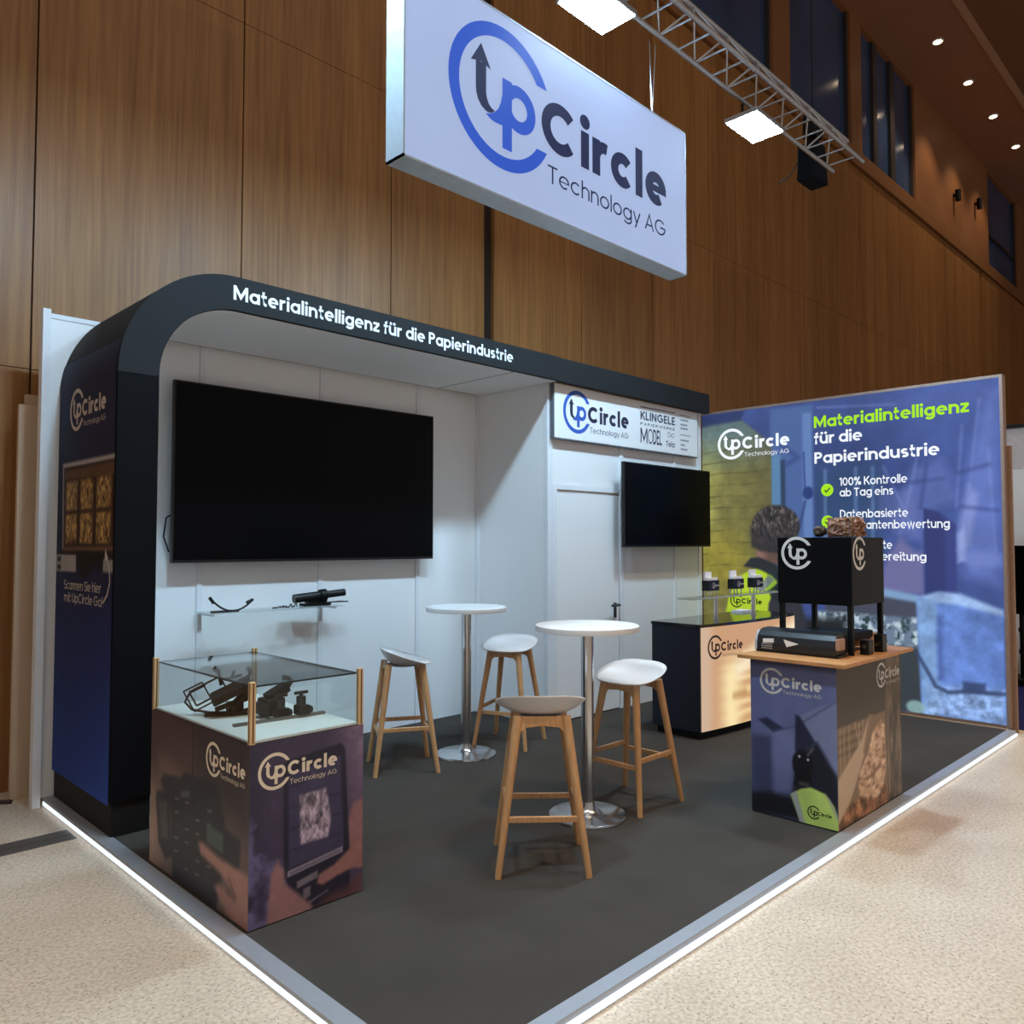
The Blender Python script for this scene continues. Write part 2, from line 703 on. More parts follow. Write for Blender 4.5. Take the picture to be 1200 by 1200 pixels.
M_beech = mat('beech_strip', (214, 182, 138), .5, vary=.06, scale=10, aniso=(5, 5, .4))
M_seat = mat('white_shell', (220, 216, 214), .38, vary=.015)
M_vw = mat('white_vinyl', (232, 226, 218), .5, vary=.02)
M_vwc = mat('white_vinyl_cool', (238, 240, 245), .5, vary=.02)
M_vblue = mat('blue_vinyl', (52, 92, 185), .5, vary=.03)
M_vnavy = mat('navy_vinyl', (38, 42, 66), .5, vary=.03)
M_clear = glass('clear_pane')
M_tint = glass('grey_pane', (.88, .92, .92))
M_pane = mat('dark_window_glass', (54, 76, 110), .15, spec=.5, vary=.3, scale=.6)  # blue of lamp flare and reflections is put into the glass colour

# hall wood: vertical grain, tone changing from panel to panel
def wood_wall():
    m = bpy.data.materials.new('veneer_panels')
    m.use_nodes = True
    nt = m.node_tree
    p = nt.nodes['Principled BSDF']
    p.inputs['Roughness'].default_value = .42
    p.inputs['Specular IOR Level'].default_value = .45
    tc = nt.nodes.new('ShaderNodeTexCoord')
    mp = nt.nodes.new('ShaderNodeMapping')
    mp.inputs['Scale'].default_value = (1, 1, .03)
    nt.links.new(tc.outputs['Object'], mp.inputs[0])
    n1 = nt.nodes.new('ShaderNodeTexNoise'); n1.inputs['Scale'].default_value = 42; n1.inputs['Detail'].default_value = 6
    n2 = nt.nodes.new('ShaderNodeTexNoise'); n2.inputs['Scale'].default_value = 5; n2.inputs['Detail'].default_value = 4
    nt.links.new(mp.outputs[0], n1.inputs[0]); nt.links.new(mp.outputs[0], n2.inputs[0])
    add = nt.nodes.new('ShaderNodeMix'); add.data_type = 'FLOAT'
    add.inputs[0].default_value = .4
    nt.links.new(n1.outputs[0], add.inputs[2]); nt.links.new(n2.outputs[0], add.inputs[3])
    rp = nt.nodes.new('ShaderNodeValToRGB')
    e = rp.color_ramp.elements
    e[0].position = .32; e[0].color = lin(126, 84, 44) + (1,)
    e[1].position = .68; e[1].color = lin(172, 122, 70) + (1,)
    nt.links.new(add.outputs[0], rp.inputs[0])
    # panel tone
    mp2 = nt.nodes.new('ShaderNodeMapping'); mp2.inputs['Scale'].default_value = (1 / 1.46, 0, 1 / 2.95)
    mp2.inputs['Location'].default_value = (.0, 0, .06)
    nt.links.new(tc.outputs['Object'], mp2.inputs[0])
    fl = nt.nodes.new('ShaderNodeVectorMath'); fl.operation = 'FLOOR'
    nt.links.new(mp2.outputs[0], fl.inputs[0])
    wn = nt.nodes.new('ShaderNodeTexWhiteNoise'); wn.noise_dimensions = '3D'
    nt.links.new(fl.outputs[0], wn.inputs[0])
    mr = nt.nodes.new('ShaderNodeMapRange'); mr.inputs[3].default_value = .84; mr.inputs[4].default_value = 1.08
    nt.links.new(wn.outputs[0], mr.inputs[0])
    mx = nt.nodes.new('ShaderNodeVectorMath'); mx.operation = 'SCALE'
    nt.links.new(rp.outputs[0], mx.inputs[0]); nt.links.new(mr.outputs[0], mx.inputs['Scale'])
    nt.links.new(mx.outputs[0], p.inputs['Base Color'])
    return m


M_wood = wood_wall()


def terrazzo():
    m = bpy.data.materials.new('terrazzo')
    m.use_nodes = True
    nt = m.node_tree
    p = nt.nodes['Principled BSDF']
    p.inputs['Roughness'].default_value = .38
    p.inputs['Specular IOR Level'].default_value = .4
    tc = nt.nodes.new('ShaderNodeTexCoord')
    n1 = nt.nodes.new('ShaderNodeTexNoise'); n1.inputs['Scale'].default_value = 60; n1.inputs['Detail'].default_value = 6
    n2 = nt.nodes.new('ShaderNodeTexNoise'); n2.inputs['Scale'].default_value = 2.2; n2.inputs['Detail'].default_value = 4
    vo = nt.nodes.new('ShaderNodeTexVoronoi'); vo.inputs['Scale'].default_value = 75
    for n in (n1, n2, vo):
        nt.links.new(tc.outputs['Object'], n.inputs[0])
    r1 = nt.nodes.new('ShaderNodeValToRGB')
    r1.color_ramp.elements[0].position = .3; r1.color_ramp.elements[0].color = lin(184, 165, 142) + (1,)
    r1.color_ramp.elements[1].position = .62; r1.color_ramp.elements[1].color = lin(220, 205, 186) + (1,)
    nt.links.new(n1.outputs[0], r1.inputs[0])
    # dark chips: small voronoi cells picked by their random colour
    lt = nt.nodes.new('ShaderNodeMath'); lt.operation = 'LESS_THAN'; lt.inputs[1].default_value = .30
    nt.links.new(vo.outputs['Distance'], lt.inputs[0])
    sp = nt.nodes.new('ShaderNodeSeparateColor')
    nt.links.new(vo.outputs['Color'], sp.inputs[0])
    gt = nt.nodes.new('ShaderNodeMath'); gt.operation = 'GREATER_THAN'; gt.inputs[1].default_value = .80
    nt.links.new(sp.outputs[0], gt.inputs[0])
    an = nt.nodes.new('ShaderNodeMath'); an.operation = 'MULTIPLY'
    nt.links.new(lt.outputs[0], an.inputs[0]); nt.links.new(gt.outputs[0], an.inputs[1])
    am = nt.nodes.new('ShaderNodeMath'); am.operation = 'MULTIPLY'; am.inputs[1].default_value = .75
    nt.links.new(an.outputs[0], am.inputs[0])
    mx = nt.nodes.new('ShaderNodeMix'); mx.data_type = 'RGBA'
    nt.links.new(am.outputs[0], mx.inputs[0])
    nt.links.new(r1.outputs[0], mx.inputs[6])
    mx.inputs[7].default_value = lin(120, 100, 84) + (1,)
    m2 = nt.nodes.new('ShaderNodeMix'); m2.data_type = 'RGBA'; m2.blend_type = 'MULTIPLY'
    m2.inputs[0].default_value = 1
    r2 = nt.nodes.new('ShaderNodeValToRGB')
    r2.color_ramp.elements[0].position = .3; r2.color_ramp.elements[0].color = (.86, .85, .83, 1)
    r2.color_ramp.elements[1].position = .7; r2.color_ramp.elements[1].color = (1, 1, 1, 1)
    nt.links.new(n2.outputs[0], r2.inputs[0])
    nt.links.new(mx.outputs[2], m2.inputs[6]); nt.links.new(r2.outputs[0], m2.inputs[7])
    nt.links.new(m2.outputs[2], p.inputs['Base Color'])
    return m


M_floor = terrazzo()
M_carpet = mat('grey_carpet', (65, 61, 57), .95, spec=.1, vary=.10, scale=3.0)

# ------------------------------------------------------------------ structure: hall
FZ = -.05
struct(box('floor', M_floor, -9, 34, -10, 4.32, FZ - .1, FZ))
struct(box('floor_booth', M_carpet, .075, 6.30, .075, 3.86, FZ, 0.0))
# aluminium edge of the raised booth floor and the glowing strip below it
struct(MB().box(0, 6.30, .012, .075, -.012, .004).box(0, 6.30, .012, .022, -.045, -.012).build('trim_1', M_alup))
struct(MB().box(.0, .075, .075, 3.80, -.012, .004).box(.012, .022, .012, 3.80, -.045, -.012).build('trim_2', M_alup))
M_strip = emit('led_strip', (235, 244, 255), STRIP_GLOW)
struct(box('trim_3', M_strip, 0.0, 6.30, .0, .011, -.040, -.018))
struct(box('trim_4', M_strip, .0, .011, .0, 3.80, -.040, -.018))
# dark floor channel cover on the left
mc = MB().box(-9, -.02, 3.07, 3.15, FZ, FZ + .004).box(-9, -.02, 3.16, 3.25, FZ, FZ + .004)
struct(mc.build('trim_5', mat('channel_cover', (96, 92, 90), .4, metal=.4)))

# veneered hall wall: separate panels with open joints over a dark backing
WY = 4.30
joints = [-8.8, -7.3, -5.8, -4.4, -2.93, -1.46, 0.0, 1.49, 2.98, 4.19, 5.77, 7.23, 8.67, 10.1, 11.58, 13.15, 14.95, 16.4, 17.9, 19.4, 20.9, 22.4, 23.9, 25.4, 26.9, 28.4, 30, 31.5, 33, 34.5]
rows = [-.05, 2.75, 5.85, 8.92]
b = MB()
for i in range(len(joints) - 1):
    x0, x1 = joints[i] + .006, joints[i + 1] - .006
    if joints[i] in (4.19, 22.4):
        x0 += .13
    for k in range(3):
        b.box(x0, x1, WY, WY + .05, rows[k] + (.003 if k else .0), rows[k + 1] - .003)
struct(b.build('wall_back', M_wood))
struct(box('wall_backing', mat('dark_joint', (38, 24, 14), .9), -9, 35, WY + .05, WY + .12, FZ, 9.0))
struct(box('trim_6', mat('ledge_wood', (136, 92, 54), .5, vary=.1), 5, 35, WY - .05, WY + .1, 8.95, 9.26, bevel=.01))
# upper storey: veneer piers between dark windows
M_wood2 = mat('upper_veneer', (140, 94, 58), .5, vary=.08, scale=20, aniso=(1, 1, .05))
b = MB()
for x0, x1 in ((10.72, 11.35), (13.92, 14.46), (17.5, 23.3), (26.4, 35)):
    b.box(x0, x1, WY, WY + .2, 9.26, 12.0)
b.box(5, 35, WY + .01, WY + .2, 11.97, 12.0)
struct(b.build('wall_upper', M_wood2))
for k, (x0, x1) in enumerate(((7.6, 10.72), (11.35, 13.92), (14.46, 17.5), (23.3, 26.4))):
    w = struct(box('window_%d' % (k + 1), M_pane, x0, x1, WY + .12, WY + .15, 9.26, 11.97))
    fr = MB()
    fr.box(x0, x0 + .05, WY + .05, WY + .12, 9.26, 11.97).box(x1 - .05, x1, WY + .05, WY + .12, 9.26, 11.97)
    fr.box(x0, x1, WY + .05, WY + .12, 9.26, 9.31)
    if k == 3:
        fr.box(x0, x1, WY + .04, WY + .1, 10.2, 10.25)
    if k == 2:
        fr.box(x0 + .75, x0 + .95, WY + .05, WY + .12, 9.26, 11.97).box(x0 + 1.7, x0 + 1.95, WY + .05, WY + .12, 9.26, 11.97)
    fr.build('window_frame', mat('window_frame', (58, 52, 54), .5), w)
struct(box('ceiling', mat('ceiling_panels', (150, 108, 82), .6, vary=.05, scale=1), 5, 35, 2.8, WY + .2, 12.0, 12.1))
struct(box('ceiling_upper', mat('ceiling_upper', (120, 86, 62), .6, vary=.05, scale=1), 8, 35, -14, 2.8, 12.25, 12.3))
struct(box('wall_hall_right', M_wood2, 35, 35.1, -14, WY, FZ, 12.25))
struct(box('trim_7', mat('ceiling_edge', (176, 134, 104), .5), 5, 35, 2.76, 2.8, 11.98, 12.28))

# ------------------------------------------------------------------ structure: booth walls
struct(box('wall_booth_back', M_white, -.02, 3.70, 3.82, 3.86, 0, 3.0))
n = 1
for x in (.97, 1.95, 2.93):
    struct(box('trim_%d' % (7 + n), M_whitep, x - .02, x + .02, 3.808, 3.82, 0, 3.0, bevel=.003)); n += 1
struct(box('trim_11', M_whitep, 3.62, 3.66, 3.79, 3.82, 0, 3.0))
struct(box('wall_end', M_whitep, -.06, -.015, 3.79, 3.86, FZ, 3.05))
struct(box('trim_12', M_whitep, -.015, .40, 3.815, 3.862, 3.0, 3.03))
struct(box('wall_cabin_left', M_white, 3.66, 3.70, 2.97, 3.82, 0, 3.0))
struct(MB().box(3.70, 3.775, 2.93, 2.96, 0, 3.0).box(3.775, 4.70, 2.93, 2.96, 2.06, 3.0).box(4.70, 6.12, 2.93, 2.96, 0, 3.0).build('wall_cabin_front', M_white))
struct(box('wall_cabin_right', M_white, 6.10, 6.14, 2.96, 3.82, 0, 3.0))
struct(box('trim_13', M_whitep, 3.655, 3.72, 2.915, 2.97, 0, 3.0, bevel=.004))
struct(box('trim_14', M_whitep, 4.69, 4.745, 2.915, 2.93, 0, 2.52, bevel=.004))
struct(box('trim_15', M_whitep, 6.085, 6.145, 2.915, 2.96, 0, 3.0, bevel=.004))
struct(box('trim_16', M_whitep, 5.62, 5.66, 2.918, 2.93, 0, 2.5, bevel=.004))
struct(MB().box(3.722, 3.78, 2.918, 2.93, 0, 2.055).box(3.722, 4.689, 2.918, 2.93, 2.055, 2.10).build('trim_17', M_whitep))
d = struct(box('door_1', M_white, 3.785, 4.685, 2.932, 2.962, .01, 2.05, bevel=.003))
hb = MB().box(4.60, 4.635, 2.922, 2.932, .87, 1.01).tube([(4.617, 2.925, .99), (4.617, 2.87, .99), (4.50, 2.87, .99)], .012, 8)
hb.build('door_handle', mat('handle_grey', (70, 74, 80), .4, metal=.5), d)

# ------------------------------------------------------------------ black arch with print
arch = thing('fabric_arch', 'black rounded arch over the big screen with white headline lettering', 'arch', (.16, 3.3, 0))


def arch_profile():
    out = [(.05, .19), (.05, 2.52)] + arc(.72, 2.52, .67, 180, 90, n=20)[1:] + [(6.13, 3.19)]
    inn = [(6.13, 2.985), (.73, 2.985)] + arc(.73, 2.525, .46, 90, 180, n=20)[1:] + [(.27, .19)]
    return out, inn


out, inn = arch_profile()
b = MB()
y0, y1 = 2.78, 3.80
no = len(out)
# build as strips so that the curved cross section stays clean
inr = inn[::-1]


def resample(path, m):
    L = [0]
    for p, q in zip(path[:-1], path[1:]):
        L.append(L[-1] + math.hypot(q[0] - p[0], q[1] - p[1]))
    r = []
    for i in range(m):
        t = L[-1] * i / (m - 1)
        for k in range(len(L) - 1):
            if t <= L[k + 1] + 1e-9:
                f = (t - L[k]) / max(1e-9, L[k + 1] - L[k])
                r.append((path[k][0] + (path[k + 1][0] - path[k][0]) * f, path[k][1] + (path[k + 1][1] - path[k][1]) * f))
                break
    return r


o1 = [(.05, 2.517), (.05, 2.52)] + arc(.72, 2.52, .67, 180, 90, n=24)[1:] + [(3.15, 3.19), (3.655, 3.19)]
i1 = [(.27, 2.517), (.27, 2.525)] + arc(.73, 2.525, .46, 180, 90, n=24)[1:] + [(3.15, 2.985), (3.655, 2.985)]
n = len(o1)
vs = []
for (ox_, oz_), (ix_, iz_) in zip(o1, i1):
    vs += [(ox_, y0, oz_), (ix_, y0, iz_), (ox_, y1, oz_), (ix_, y1, iz_)]
fs = []
for k in range(n - 1):
    a, c = 4 * k, 4 * (k + 1)
    fs += [(a, a + 1, c + 1, c), (a + 2, c + 2, c + 3, a + 3), (a, c, c + 2, a + 2), (a + 1, a + 3, c + 3, c + 1)]
fs += [(0, 2, 3, 1), (4 * n - 4, 4 * n - 3, 4 * n - 1, 4 * n - 2)]
b.add(vs, fs)
b.build('arch_body', M_black, arch, smooth_angle=40)
box('pillar', mat('pillar_black', (12, 12, 15), .75, spec=.1), .05, .27, 2.78, 3.80, .19, 2.516, arch)
MB().box(.062, .262, 2.795, 3.80, .004, .19).build('plinth', mat('plinth_black', (28, 27, 26), .6, spec=.2), arch)
# white lining of the inside of the arch
s0 = [(.2745, .02), (.2745, 2.525)] + arc(.73, 2.525, .4555, 180, 90, n=24)[1:] + [(3.652, 2.9805)]
s1 = [(.272, .02), (.272, 2.525)] + arc(.73, 2.525, .458, 180, 90, n=24)[1:] + [(3.652, 2.983)]
n = len(s0)
vs = []
for p, q in zip(s0, s1):
    vs += [(p[0], 2.81, p[1]), (q[0], 2.81, q[1]), (p[0], 3.775, p[1]), (q[0], 3.775, q[1])]
fs = []
for k in range(n - 1):
    a, c = 4 * k, 4 * (k + 1)
    fs += [(a, a + 1, c + 1, c), (a + 2, c + 2, c + 3, a + 3), (a, c, c + 2, a + 2), (a + 1, a + 3, c + 3, c + 1)]
fs += [(0, 2, 3, 1), (4 * n - 4, 4 * n - 3, 4 * n - 1, 4 * n - 2)]
MB().add(vs, fs).build('inner_lining', M_white, arch, smooth_angle=40)
for x in (.62, 3.12):
    box('lining_joint', mat('joint_grey', (120, 116, 114), .7), x, x + .008, 2.79, 3.775, 2.9785, 2.9805, arch)
box('fascia_joint', mat('joint_dark', (20, 22, 26), .8), 3.148, 3.152, 2.7785, 2.78, 2.986, 3.188, arch)
box('pillar_joint', mat('joint_dark', (20, 22, 26), .8), .05, .27, 2.7785, 2.78, 2.515, 2.519, arch)
M_vglow = mat('headline_vinyl', (236, 242, 246), .5, vary=.01)
for wp in word_polys('Materialintelligenz für die Papierindustrie', .70, 3.047, .088, .185, 2.39, .10):
    flat('headline_lettering', wp, (0, 2.78, 0), (1, 0, 0), (0, 0, 1), M_vglow, arch, .002)

tag(box('fascia_board', M_black, 3.656, 6.13, 2.795, 2.86, 2.985, 3.19), 'plain black fascia board above the partner sign, continuing the arch to the right', 'fascia')
# side print: navy sheet with a truck full of bales
P = Paint(1.0, 2.53, 110, 260)
P.fill((24, 28, 50))
g = np.clip(1 - P.B / 1.3, 0, 1)
P.C = P.C + g[..., None] * np.array((8, 26, 62))
P.C = P.C + (np.clip((P.A - .3) / .7, 0, 1) * g)[..., None] * np.array((6, 10, 22))
oz_ = .17
f = lambda pts: [(a - .02, z - oz_) for a, z in pts]
P.fill((50, 32, 26), P.poly(f([(.10, 2.04), (1.06, 2.04), (1.06, 1.54), (.14, 1.54)]), .008))
P.fill((150, 138, 128), P.line(f([(.12, 2.055), (1.06, 2.05)]), .026))
P.fill((128, 118, 110), P.line(f([(.125, 2.055), (.145, 1.54)]), .022))
P.fill((96, 70, 52), P.line(f([(.15, 1.535), (1.04, 1.545)]), .03))
P.fill((84, 58, 40), P.poly(f([(.16, 2.02), (1.06, 2.02), (1.06, 1.95), (.16, 1.97)]), .006))
for (x0, x1) in ((.19, .40), (.46, .68), (.74, .98)):
    for (z0, z1) in ((1.775, 1.95), (1.575, 1.75)):
        mk = P.poly(f([(x0, z0), (x1, z0), (x1, z1), (x0, z1)]), .01)
        nz = fbm(P.A * 2.2, P.B * .7, 55, int(x0 * 100 + z0 * 10), 3)
        P.fill((190, 150, 84), mk * np.clip((nz - .28) * 2.4, 0, 1))
P.fill((30, 24, 24), P.poly(f([(0, 1.53), (1.06, 1.53), (1.06, 1.49), (0, 1.50)]), .01))
P.fill((24, 22, 22), P.poly(f([(.42, 1.52), (.92, 1.52), (.9, 1.41), (.75, 1.46), (.62, 1.40), (.52, 1.37), (.44, 1.43)]), .02))
P.fill((140, 130, 120), P.poly(f([(.02, 1.505), (.40, 1.505), (.405, 1.405), (.02, 1.40)]), .006))
for z in (1.478, 1.428):
    P.fill((26, 24, 28), P.poly(f([(.05, z - .015), (.11, z - .015), (.11, z + .015), (.05, z + .015)]), .005))
P.fill((132, 124, 120), P.poly(f([(.87, 1.485), (1.04, 1.485), (1.04, 1.415), (.87, 1.415)]), .008))
P.mottle(.06, 12, 3)
arch_print = P.build('side_print', lambda a, bb: ((.048 if oz_ + bb < 2.52 else .72 - math.sqrt(.6725 ** 2 - (oz_ + bb - 2.52) ** 2)), 3.80 - a, oz_ + bb), print_mat('matt_print', rough=.6, spec=.15), arch, 1.35, 1.0, (.95, 1, 1.12))
U, V = (0, -1, 0), (0, 0, 1)
O = (.048, 3.82, 0)
M_sv = mat('pale_print', (196, 182, 170), .6, vary=.02)
logo(.366, 2.378, .128, O, U, V, arch_print, (M_sv,) * 5)
flat('invitation_lettering', text_polys('Scannen Sie hier', .19, 1.297, .056, .13, .66) + text_polys('mit UpCircle Go!', .195, 1.222, .056, .13, .68), O, U, V, M_sv, arch_print)
arr = stroke([(.885, 1.245), (.945, 1.29), (.985, 1.36), (.975, 1.44), (.92, 1.50)], .014)
flat('curved_arrow', [(p, 0) for p in arr] + [([(.905, 1.545), (.90, 1.475), (.955, 1.49)], 1)], O, U, V, M_sv, arch_print)

# ------------------------------------------------------------------ illuminated picture wall on the right
lbw = thing('illuminated_wall', 'large backlit picture wall with green and white headline', 'light box', (6.38, 1.55, 0))
LX = 6.33
MB().box(LX + .002, LX + .10, .06, 3.04, .004, .03).box(LX + .002, LX + .10, .06, 3.04, 3.01, 3.035).box(LX + .002, LX + .10, .06, .085, .03, 3.01).box(LX + .002, LX + .10, 3.015, 3.04, .03, 3.01).box(LX + .03, LX + .10, .085, 3.015, .03, 3.01).build('frame', mat('copper_alu', (158, 132, 118), .45, metal=.5), lbw)
P = Paint(2.93, 2.98, 300, 300)
A_, B_ = P.A, P.B
f = lambda pts: [(a - .025, z - .03) for a, z in pts]
P.fill((60, 77, 136))
P.C = P.C + (np.clip((A_ - 1.6) / 1.4, 0, 1) * np.clip((B_ - .3) / 1.5, 0, 1))[..., None] * np.array((8, 12, 26))
P.C = P.C - np.exp(-((A_ - 1.9) ** 2 + (B_ - 2.2) ** 2) / .35)[..., None] * np.array((12, 14, 18))
P.mottle(.10, 2.5, 11)
# teal machinery windows behind the list
P.fill((46, 72, 112), P.poly(f([(1.28, 2.35), (1.95, 2.35), (1.95, 1.45), (1.28, 1.45)]), .08) * .8)
for x in (1.42, 1.72, 1.88):
    P.fill((92, 122, 172), P.line(f([(x, 2.3), (x - .01, 1.5)]), .035, .012) * .7)
# pale machine silhouettes on the right
P.fill((104, 120, 190), P.poly(f([(2.0, 1.75), (2.25, 2.28), (2.5, 2.34), (2.62, 1.95), (2.38, 1.88), (2.3, 1.6)]), .05) * .55)
P.fill((112, 132, 206), P.poly(f([(2.62, 1.7), (2.72, 2.3), (2.86, 2.9), (2.94, 2.9), (2.92, 1.2), (2.66, 1.3)]), .06) * .6)
P.fill((140, 152, 212), P.poly(f([(2.62, 1.75), (2.70, 2.1), (2.78, 2.0), (2.70, 1.55), (2.62, 1.5)]), .03) * .7)
P.fill((80, 92, 160), P.poly(f([(2.0, 2.9), (2.9, 2.95), (2.9, 2.80), (2.2, 2.84)]), .06) * .6)
P.fill((108, 116, 172), P.poly(f([(1.92, 2.02), (2.24, 2.10), (2.26, 1.80), (1.94, 1.72)]), .02) * .35)
P.fill((96, 108, 176), P.poly(f([(2.05, 1.68), (2.24, 1.86), (2.30, 1.62), (2.12, 1.58)]), .02) * .5)
for (x0, z0, x1, z1) in ((1.98, 2.30, 2.24, 1.70), (2.28, 2.36, 2.12, 1.66), (2.66, 2.62, 2.60, 1.90), (2.80, 2.84, 2.70, 2.0), (2.86, 2.4, 2.90, 1.5), (1.35, 2.94, 2.1, 2.88)):
    P.fill((124, 138, 204), P.line(f([(x0, z0), (x1, z1)]), .022, .014) * .45)
for (x0, z0, x1, z1) in ((2.0, 2.12, 2.5, 2.16), (2.36, 2.3, 2.3, 1.9), (2.62, 2.2, 2.86, 2.26), (2.64, 1.9, 2.92, 1.86)):
    P.fill((44, 54, 110), P.line(f([(x0, z0), (x1, z1)]), .03, .02) * .5)
P.mottle(.10, 7, 19)
# lavender heap and dark post
P.fill((116, 112, 160), P.poly(f([(1.9, 1.12), (2.0, 1.45), (2.12, 1.62), (2.25, 1.5), (2.32, 1.5), (2.32, 1.1)]), .03) * .85)
P.fill((44, 52, 112), P.poly(f([(2.325, 1.10), (2.325, 1.9), (2.45, 1.86), (2.59, 1.74), (2.585, 1.10)]), .012))
P.fill((60, 70, 140), P.poly(f([(2.5, 1.10), (2.5, 1.82), (2.59, 1.74), (2.585, 1.10)]), .02) * .6)
P.fill((152, 168, 224), P.poly(f([(2.60, 1.66), (2.66, 1.72), (2.67, 1.42), (2.60, 1.40)]), .02) * .8)
P.fill((120, 138, 206), P.poly(f([(2.60, 1.52), (2.95, 1.48), (2.95, 1.38), (2.70, 1.36)]), .03) * .6)
# snow-white crest, dark gap, rough paper
P.fill((126, 160, 200), P.poly(f([(1.5, 1.10), (1.98, 1.15), (2.26, 1.10), (2.3, 1.02), (2.0, 1.04), (1.5, 1.0)]), .02))
P.fill((66, 70, 88), P.poly(f([(1.4, 1.02), (1.98, 1.07), (2.26, 1.03), (2.26, .88), (1.4, .86)]), .02))
mk = P.poly(f([(1.3, .9), (2.26, .89), (2.27, .6), (1.3, .55)]), .02)
P.fill((104, 124, 146), mk)
P.fill((186, 204, 216), mk * np.clip((fbm(A_, B_, 14, 5) - .52) * 8, 0, 1))
P.fill((40, 60, 66), mk * np.clip((.42 - fbm(A_, B_, 16, 9)) * 8, 0, 1))
P.fill((52, 60, 66), P.poly(f([(1.2, .62), (2.27, .62), (2.29, .02), (1.2, .02)]), .03))
# large bale
bale = P.poly(f([(2.25, 1.06), (2.44, 1.13), (2.60, 1.12), (2.95, .98), (2.95, .02), (2.28, .02)]), .012)
P.fill((96, 128, 200), bale)
P.fill((150, 180, 226), P.poly(f([(2.25, 1.08), (2.44, 1.14), (2.62, 1.13), (2.95, 1.0), (2.95, .95), (2.6, 1.03), (2.42, 1.04)]), .02))
P.fill((128, 164, 208), P.poly(f([(2.25, 1.06), (2.42, 1.08), (2.42, .02), (2.29, .02)]), .02) * .8)
P.fill((72, 94, 160), P.poly(f([(2.42, .92), (2.47, .92), (2.47, .35), (2.42, .35)]), .02) * .7)
low = P.poly(f([(2.40, .30), (2.95, .32), (2.95, .02), (2.30, .02)]), .04)
P.fill((138, 168, 214), low * .8)
P.C = P.C * (1 + (bale * (fbm(A_, B_, 9, 31) - .5) * .5)[..., None])
P.C = P.C * (1 + (low * (fbm(A_, B_, 24, 77) - .5) * .8)[..., None])
P.fill((50, 66, 104), P.line(f([(2.25, .56), (2.32, .44), (2.40, .29), (2.50, .25), (2.62, .27), (2.95, .29)]), .035, .012) * .85)
P.fill((42, 56, 96), P.poly(f([(2.62, .36), (2.80, .36), (2.80, .28), (2.62, .28)]), .015) * .8)
P.fill((150, 190, 190), P.ell(2.2, .05, .08, .06, .4) * .8)
# blue structure left of the list
P.fill((74, 100, 156), P.poly(f([(.84, 2.98), (1.30, 2.98), (1.30, 1.5), (.84, 1.5)]), .02))
P.fill((88, 130, 172), P.poly(f([(.84, 2.5), (.95, 2.5), (.95, 1.5), (.84, 1.5)]), .012))
P.fill((44, 62, 92), P.poly(f([(.95, 2.44), (1.0, 2.44), (1.0, 1.5), (.95, 1.5)]), .01))
P.fill((98, 128, 184), P.poly(f([(1.19, 2.9), (1.285, 2.9), (1.285, 1.5), (1.19, 1.5)]), .015))
P.fill((52, 70, 130), P.line(f([(.98, 2.58), (1.14, 2.45), (1.0, 2.38)]), .05, .02) * .7)
P.fill((40, 58, 120), P.ell(1.215, 2.055, .055, .065, .3))
P.fill((40, 58, 120), P.line(f([(1.20, 2.5), (1.21, 2.1)]), .02) * .7)
P.fill((46, 62, 116), P.line(f([(1.21, 2.0), (1.15, 1.75)]), .03) * .7)
# yellow masonry
wall = P.poly(f([(0, 2.9), (.5, 2.905), (.845, 2.62), (.845, 1.4), (.5, .7), (0, .7)]), .015)
P.fill((116, 112, 62), wall)
P.fill((156, 154, 84), wall * np.exp(-((A_ - .06) ** 2) / .03) * np.clip(1.4 - abs(B_ - 2.3), 0, 1))
P.fill((92, 118, 128), wall * np.clip((B_ - 2.28) / .45, 0, 1) * .85)
P.fill((86, 84, 56), wall * np.clip((A_ - .5) / .35, 0, 1) * .55)
P.fill((150, 140, 52), P.ell(.25, 1.35, .28, .3, .9) * .8)
for k in range(12):
    z = 2.72 - k * .125
    ln = P.line(f([(.02, z - .02), (.30, z), (.55, z - .012), (.84, z + .01)]), .014, .008)
    P.fill((78, 74, 36), ln * wall * np.clip((fbm(A_, B_, 7, 50 + k) - .30) * 3, 0, 1) * .75)
    for j in range(5):
        x = .08 + j * .19 + (k % 2) * .09
        P.fill((84, 80, 40), P.line(f([(x, z), (x, z - .12)]), .012, .008) * wall * .25 * np.clip((fbm(A_, B_, 5, 90 + j) - .35) * 4, 0, 1))
P.C = P.C * (1 + (wall * (fbm(A_, B_, 10, 61) - .5) * .35)[..., None])
P.fill((40, 52, 96), P.poly(f([(0, 3.01), (.55, 3.01), (.5, 2.9), (0, 2.87)]), .02) * .85)
P.fill((30, 34, 36), P.poly(f([(.0, .72), (1.6, .85), (1.6, .02), (0, .02)]), .05))
# worker seen from behind, part of the printed picture
P.fill((46, 48, 56), P.poly(f([(.5, .8), (.62, 1.30), (.88, 1.32), (1.1, 1.18), (1.25, .6), (.6, .6)]), .02))
P.fill((176, 204, 44), P.poly(f([(.26, .60), (.33, .98), (.44, 1.21), (.64, 1.315), (.80, 1.29), (.90, 1.17), (.80, .95), (.76, .6)]), .012))
P.fill((150, 182, 40), P.poly(f([(.28, .72), (.30, .85), (.72, .85), (.76, .72)]), .02) * .6)
P.fill((128, 134, 130), P.poly(f([(.66, 1.10), (.80, 1.24), (.87, 1.20), (.72, 1.05)]), .01))
P.fill((34, 38, 44), P.poly(f([(.80, 1.08), (.90, 1.16), (.98, 1.0), (.84, .98)]), .012))
P.fill((140, 104, 92), P.poly(f([(.66, 1.36), (.67, 1.56), (.92, 1.56), (.92, 1.36)]), .02))
